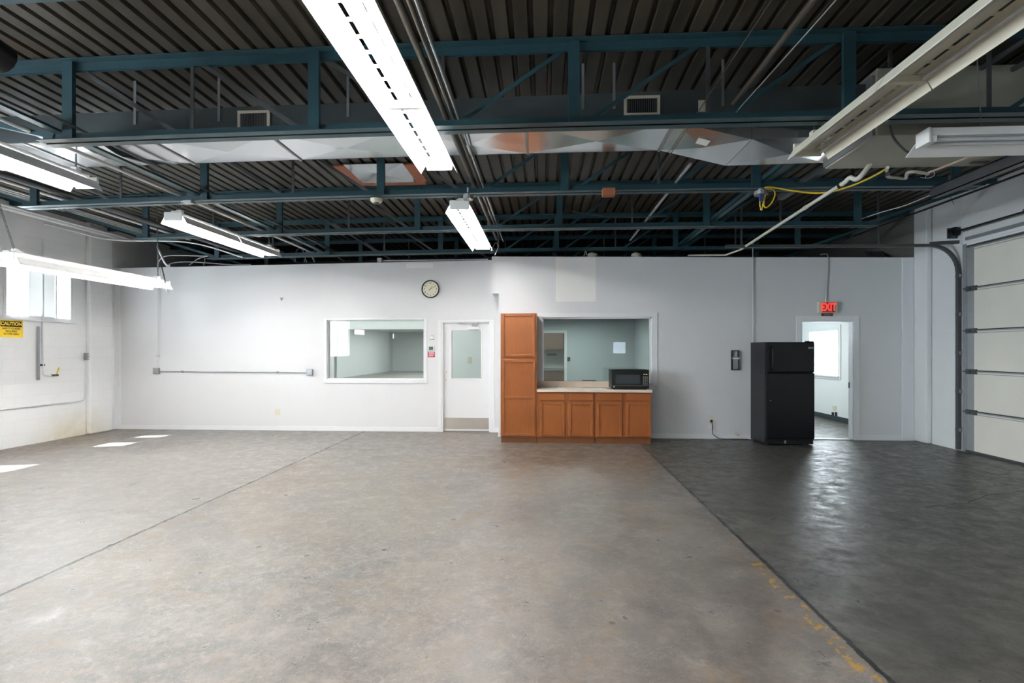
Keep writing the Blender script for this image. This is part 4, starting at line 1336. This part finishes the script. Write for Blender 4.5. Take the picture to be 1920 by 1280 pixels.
# switch on the corridor wall
c = atY(881, 675, 12.2)
tag(MB().box(c.x - .05, c.x + .05, 12.19, 12.2, c.z - .075, c.z + .075).box(c.x - .012, c.x + .012, 12.18, 12.19, c.z - .03, c.z + .03).build('light_switch', 'ivory'), 'ivory switch plate seen through the door glass', 'switch')

# ================================================================== RIGHT PARTITION THINGS
# cabinets
YF = 8.99
def shaker(parent, name, x0, x1, z0, z1, y, midrail=None):
    """framed door with recessed panel, front at y"""
    s = .046
    mb_ = MB()
    mb_.box(x0, x0 + s, y, y + .02, z0, z1).box(x1 - s, x1, y, y + .02, z0, z1)
    mb_.box(x0 + s, x1 - s, y, y + .02, z0, z0 + s).box(x0 + s, x1 - s, y, y + .02, z1 - s, z1)
    if midrail: mb_.box(x0 + s, x1 - s, y, y + .02, midrail - s / 2, midrail + s / 2)
    d = mb_.build(name, 'wood', parent, bevel=.006)
    MB().box(x0 + s - .003, x1 - s + .003, y + .013, y + .018, z0 + s - .003, z1 - s + .003).build('panel', 'wood', d)
    return d


def cab_local(o):   # children are given in world numbers, shift them to the thing's own origin
    for c in kids(o):
        c.location = -Vector(o.location)


def cabinet(name, x0, x1, ztop, label, doors, drawers=()):
    o = empty(name, ((x0 + x1) / 2, YF + .3, 0), label, 'cabinet', 'oak cabinets')
    zk = .105
    yb = YR - .002
    bd = MB().box(x0, x0 + .018, YF + .02, yb, zk, ztop).box(x1 - .018, x1, YF + .02, yb, zk, ztop).box(x0 + .018, x1 - .018, YF + .02, yb, zk, zk + .018).box(x0 + .018, x1 - .018, YF + .02, yb, ztop - .018, ztop).box(x0 + .018, x1 - .018, yb - .01, yb, zk + .018, ztop - .018)
    bd.build('body', 'wood', o)
    ff = MB().box(x0 + .0, x1, YF + .002, YF + .02, zk, ztop)
    ff.build('face_frame', 'wood', o)
    MB().box(x0 + .006, x1 - .006, YF + .035, yb, 0, zk).build('toe_kick', 'wood_dark', o)
    for d in doors: shaker(o, 'door', *d[:4], YF - .018, d[4] if len(d) > 4 else None)
    for d in drawers:
        MB().box(d[0], d[1], YF - .018, YF + .001, d[2], d[3]).build('drawer_front', 'wood', o, bevel=.005)
    cab_local(o)
    return o


def PX(px): return atY(px, 700, YF - .018).x
def PZ(px, py): return atY(px, py, YF - .018).z
xt0, xt1 = PX(938.5), PX(1006.5)
cabinet('pantry_cabinet', xt0, xt1, PZ(970, 587), 'tall honey oak pantry cabinet at the left of the counter',
        [(PX(941), PX(1004), PZ(970, 669), PZ(970, 588)), (PX(941), PX(1004), PZ(970, 817), PZ(970, 674), PZ(970, 745))])
xb0, xb1, xb2 = xt1 + .002, PX(1116.2), PX(1221.5)
zc = .862
dz = (PZ(1100, 818), PZ(1100, 753.5)); wz_ = (PZ(1100, 750.5), PZ(1100, 737))
cabinet('base_cabinet', xb0, xb1, zc, 'honey oak two-door base cabinet next to the tall pantry', [(PX(1012), PX(1059), *dz), (PX(1066), PX(1113), *dz)], [(PX(1012), PX(1059), *wz_), (PX(1066), PX(1113), *wz_)])
cabinet('base_cabinet', xb1 + .002, xb2, zc, 'honey oak two-door base cabinet under the microwave', [(PX(1119), PX(1167), *dz), (PX(1174), PX(1221), *dz)], [(PX(1119), PX(1167), *wz_), (PX(1174), PX(1221), *wz_)])
ct = empty('countertop', ((xb0 + xb2) / 2, 9.3, zc), 'beige laminate countertop with backsplash over the base cabinets', 'countertop')
cx = (xb0 + xb2) / 2
MB().box(xb0 - cx, xb2 + .012 - cx, YF - .045 - 9.3, YR - .002 - 9.3, 0.001, .045).build('top', 'laminate', ct, bevel=.004)
MB().box(xb0 - cx, xb2 + .0 - cx, YR - .022 - 9.3, YR - .002 - 9.3, .045, 1.012 - zc).build('backsplash', 'laminate', ct, bevel=.002)
ZCT = zc + .046
# microwave
m0, m1 = atY(1147, 700, 9.02), atY(1217, 700, 9.02)
mw = empty('microwave', ((m0.x + m1.x) / 2, 9.24, ZCT), 'black microwave oven on the right end of the counter', 'microwave')
hw_ = (m1.x - m0.x) / 2; hz = .33
MB().box(-hw_, hw_, -.19, .20, .012, hz).build('case', 'black_side', mw, bevel=.006)
MB().box(-hw_, hw_, -.22, -.19, .015, hz).build('front_panel', 'black', mw, bevel=.005)
dd = MB().box(-hw_ + .005, hw_ * .60, -.228, -.22, .07, hz - .03).build('oven_door', 'black', mw, bevel=.002)
MB().box(-hw_ + .065, hw_ * .50, -.230, -.228, .095, hz - .085).build('door_window', 'mw_glass', dd)
MB().box(-hw_ + .005, hw_ - .005, -.224, -.22, .062, .066).build('trim_line', 'steel', mw)
MB().tube([(-hw_ + .038, -.226, .042), (-hw_ + .038, -.220, .042)], .016, 16).build('logo_button', 'steel', mw)['label'] = 'round silver emblem'
MB().box(hw_ - .1, hw_ - .025, -.2215, -.22, hz - .085, hz - .065).build('display', 'black', mw)
MB().box(hw_ - .092, hw_ - .072, -.222, -.2215, hz - .08, hz - .071).box(hw_ - .055, hw_ - .032, -.222, -.2215, hz - .08, hz - .071).build('clock_digits', 'green_led', mw)
kp = MB()
for r_ in range(8):
    for c_ in range(3):
        kp.box(hw_ - .102 + c_ * .03, hw_ - .084 + c_ * .03, -.2215, -.22, hz - .115 - r_ * .019, hz - .109 - r_ * .019)
kp.build('keypad', 'conduit', mw)
for e in (-1, 1):
    for f_ in (-.17, .17):
        MB().tube([(e * (hw_ - .05), f_, 0), (e * (hw_ - .05), f_, .013)], .015, 8).build('foot', 'rubber', mw)
# papers and bits on the counter
def sheet(px0, px1, y0, y1, dz_, name, mat, label, cat, skew=.0):
    a = atY(px0, 0, y0).x; b_ = atY(px1, 0, y0).x
    m_ = MB().hexa([(a, y0, ZCT + dz_), (b_, y0 + skew, ZCT + dz_), (b_, y1 + skew, ZCT + dz_), (a + .1, y1, ZCT + dz_), (a, y0, ZCT + dz_ + .003), (b_, y0 + skew, ZCT + dz_ + .003), (b_, y1 + skew, ZCT + dz_ + .003), (a + .1, y1, ZCT + dz_ + .003)])
    tag(m_.build(name, mat), label, cat)


sheet(1092, 1139, 8.99, 9.2, .0, 'paper_sheet', 'paper', 'white sheet of paper lying left of the microwave', 'paper')
sheet(1040, 1062, 9.02, 9.12, .0, 'paper_scrap', 'ivory', 'pale scrap lying on the left of the counter', 'paper')
c = atY(1056, 0, 9.2)
tag(MB().tube(smooth_path([(c.x - .12, 9.15, ZCT + .006), (c.x - .03, 9.3, ZCT + .05), (c.x, 9.2, ZCT + .02), (c.x + .1, 9.25, ZCT + .006)], 5), .004, 6).build('cable_bit', 'ivory'), 'curled thin wire on the left of the counter', 'wire')
a = atY(1091, 0, YR - .012).x; b_ = atY(1118, 0, YR - .012).x
tag(MB().box(a, b_, YR - .018, YR - .006, 1.0125, 1.025).build('dark_stick', 'black'), 'thin dark strip lying on top of the backsplash', 'strip')

# fridge (turned a little from the wall)
fr = empty('refrigerator', (3.665, 8.985, 0), 'black top-freezer refrigerator standing partly in front of the doorway', 'refrigerator', rz=YAW)
FW, FD, FH = .80, .585, 1.70
MB().box(.0, FW, .06, FD, .02, FH).build('body', 'black_side', fr, bevel=.006)
MB().box(.006, FW - .006, 0.0, .055, 1.20, FH - .004).build('freezer_door', 'black_gloss', fr, bevel=.014)
MB().box(.006, FW - .006, 0.0, .055, .10, 1.19).build('fridge_door', 'black_gloss', fr, bevel=.014)
MB().box(.02, FW - .02, .02, .06, .02, .095).build('base_grille', 'black', fr, bevel=.003)
MB().box(.30, .33, .012, .02, .03, .08).build('grille_clip', 'steel', fr)
def fhandle(z0, z1):
    pts = smooth_path([(.085, .0, z0), (.085, -.035, z0 + .03), (.085, -.045, (z0 + z1) / 2), (.085, -.035, z1 - .03), (.085, 0, z1)], 6)
    MB().tube(pts, .012, 8).build('door_handle', 'black_gloss', fr, smooth=True)
fhandle(1.24, 1.62)
MB().box(FW - .11, FW - .095, -.002, .0, 1.585, 1.62).box(FW - .092, FW - .03, -.002, .0, 1.592, 1.612).build('badge', 'steel', fr)
MB().box(.06, .075, -.004, 0, .735, .745).build('handle_screw', 'steel', fr)
MB().box(FW - .13, FW - .01, .01, .09, FH - .004, FH + .016).build('hinge_cover', 'black', fr, bevel=.006)
for px_ in (.05, FW - .08):
    MB().tube([(px_, .09, 0), (px_, .09, .025)], .02, 10).build('foot', 'rubber', fr)
    MB().tube([(px_, .5, 0), (px_, .5, .025)], .02, 10).build('foot', 'rubber', fr)

# exit sign
ce = atY(1549, 577, YR)
es = empty('exit_sign', (ce.x, YR, ce.z), 'lit red EXIT sign above the right doorway', 'exit sign')
MB().box(-.155, .155, -.07, 0, -.095, .105).build('housing', 'cream', es, bevel=.004)
MB().box(-.105, .115, -.074, -.07, -.08, .09).build('face', 'exit_face', es)
text_mesh('lettering', 'EXIT', .185, 'exit_red', (.006, -.0755, .003), (H90, 0, 0), es, .001, .006, sx=.68)
ms = MB().box(-.095, .10, -.03, -.026, -.145, -.098).build('lower_plate', 'maroon', es)
MB().box(-.05, .055, -.031, -.03, -.127, -.117).build('text_line', 'steel', ms)
pipe('conduit', smooth_path([atY(1538, 477, YR + .1), atY(1548, 476, YR + .05), atY(1552, 481, YR - .02), atY(1551.5, 520, YR - .02), atY(1549.5, 540, YR - .02), atY(1549, 565, YR - .03)], 5), .009, 'conduit', 'thin grey conduit coming down to the exit sign', 'conduit')
pipe('conduit', [atY(1411.5, 455, YR - .03), atY(1413, 822, YR - .03)], .009, 'conduit', 'vertical grey conduit running down behind the refrigerator', 'conduit')
# bracket / holder
hb = empty('wall_bracket', (atY(1377, 675, YR).x, YR, atY(1377, 675, YR).z), 'small black metal bracket with a grey inner plate left of the refrigerator', 'bracket')
MB().box(-.062, .062, -.05, -.0, .16, .175).box(-.062, -.048, -.05, 0, -.165, .16).box(.048, .062, -.05, 0, -.165, .16).box(-.062, .062, -.05, 0, -.175, -.165).build('frame', 'black', hb, bevel=.002)
MB().box(-.04, .046, -.06, -.01, -.155, .065).build('inner_plate', 'steel', hb, bevel=.003)
MB().box(-.055, .07, -.065, -.05, .02, .045).build('clip', 'conduit_white', hb)
# outlet with plug
outlet(1332.5, 785, YR, 'ivory wall outlet with a black plug left of the refrigerator', .07, .115)
c = atY(1333, 788, YR)
pl = tag(MB().box(c.x - .018, c.x + .018, YR - .045, YR - .012, c.z - .03, c.z + .012).build('power_cord', 'black', bevel=.003), 'black power cord plugged in and trailing along the floor to the refrigerator', 'cord')
pts = [Vector((c.x, YR - .045, c.z - .02)), Vector((c.x + .015, YR - .05, c.z - .1)), atY(1336, 812, YR - .04), Vector((c.x + .07, YR - .04, .05)), Vector((c.x + .15, YR - .05, .012)), Vector((c.x + .4, YR - .05, .008)), Vector((3.58, YR - .06, .008))]
MB().tube(smooth_path(pts, 6), .006, 6).build('cord', 'black', pl, smooth=True)
c = atY(1331, 799, YR)
tag(MB().box(c.x - .025, c.x + .025, YR - .035, YR, c.z - .035, c.z + .03).build('adapter', 'white', bevel=.005), 'small white adapter on the wall just under the plugged outlet', 'adapter')
c = atY(1378, 812, YR)
tag(MB().bar((c.x - .04, YR - .03, c.z + .025), (c.x + .035, YR - .03, c.z - .02), .045, .045).tube([(c.x + .03, YR - .03, c.z - .015), (c.x + .055, YR - .03, c.z - .03)], .02, 8).build('valve_stub', 'ivory', bevel=.004), 'small cream valve stub low on the wall beside the refrigerator', 'valve')
# office wall outlets
for py0, py1, pya, pyb, mt, lb in ((1562, 1568, 760, 770, 'ivory', 'ivory outlet on the office wall seen through the doorway'),
                                  (1560, 1564, 772, 781, 'black', 'black data plate low on the office wall, left one'),
                                  (1566, 1570, 772, 782, 'black', 'black data plate low on the office wall, right one')):
    a = atX(py0, pya, XR); b_ = atX(py1, pyb, XR)
    tag(MB().box(XR - .01, XR, b_.y, a.y, b_.z, a.z).build('wall_plate', mt), lb, 'wall plate')
# kitchen furniture seen through the far doorway
kb = empty('wall_cabinet', (0.5, 16.0, 1.58), 'brown wall cabinet in the far kitchen seen through two openings', 'cabinet')
MB().box(-.9, 1.2, -.3, .28, 0, .6).build('body', 'wood_old', kb)
MB().box(-.42, .1, -.32, -.3, .02, .58).box(.12, .62, -.32, -.3, .02, .58).build('door', 'wood_old', kb, bevel=.004)
kc = empty('kitchen_cabinet', (0.5, 15.9, 0), 'brown base cabinet with a grey top in the far kitchen', 'cabinet')
MB().box(-1.1, 1.5, -.3, .38, .1, .98).build('body', 'wood_old', kc)
MB().box(-1.12, 1.52, -.33, .38, .98, 1.03).build('worktop', 'steel', kc)
MB().box(-1.1, 1.5, -.25, .38, 0, .1).build('toe_kick', 'dark_base', kc)
c = atY(1035, 665, 16.2)
tag(MB().box(c.x - .14, c.x + .14, 16.2, 16.3, c.z - .02, c.z + .03).build('wall_rack', 'dark_steel'), 'dark rack on the far kitchen wall', 'rack')
c = atY(1066.5, 673, 13.0)
tag(MB().box(c.x - .035, c.x + .035, 12.985, 13.0, c.z - .05, c.z + .05).build('light_switch', 'dark_steel'), 'dark switch plate beside the far doorway behind the counter window', 'switch')

# ------------------------------------------------------------------ cracks in the right slab
def crack(pts, wd, name, mat='crack'):
    P = [atZ(px_, py_, .0006) for px_, py_ in pts]
    fine = []
    for a, b_ in zip(P, P[1:]):
        for k in range(6):
            p = a.lerp(b_, k / 6); fine.append(p + Vector((random.uniform(-.012, .012), random.uniform(-.012, .012), 0)))
    fine.append(P[-1])
    mb_ = MB()
    for a, b_ in zip(fine, fine[1:]):
        mb_.bar(a, b_, wd * random.uniform(.5, 1.3), .0008)
    struct(name, mb_, mat)


crack([(1735, 950), (1780, 946), (1815, 942), (1850, 928), (1890, 924), (1925, 919)], .008, 'floor_crack')
crack([(1845, 972), (1880, 986)], .005, 'floor_crack')
crack([(1710, 849), (1800, 868), (1925, 908)], .006, 'floor_seam')
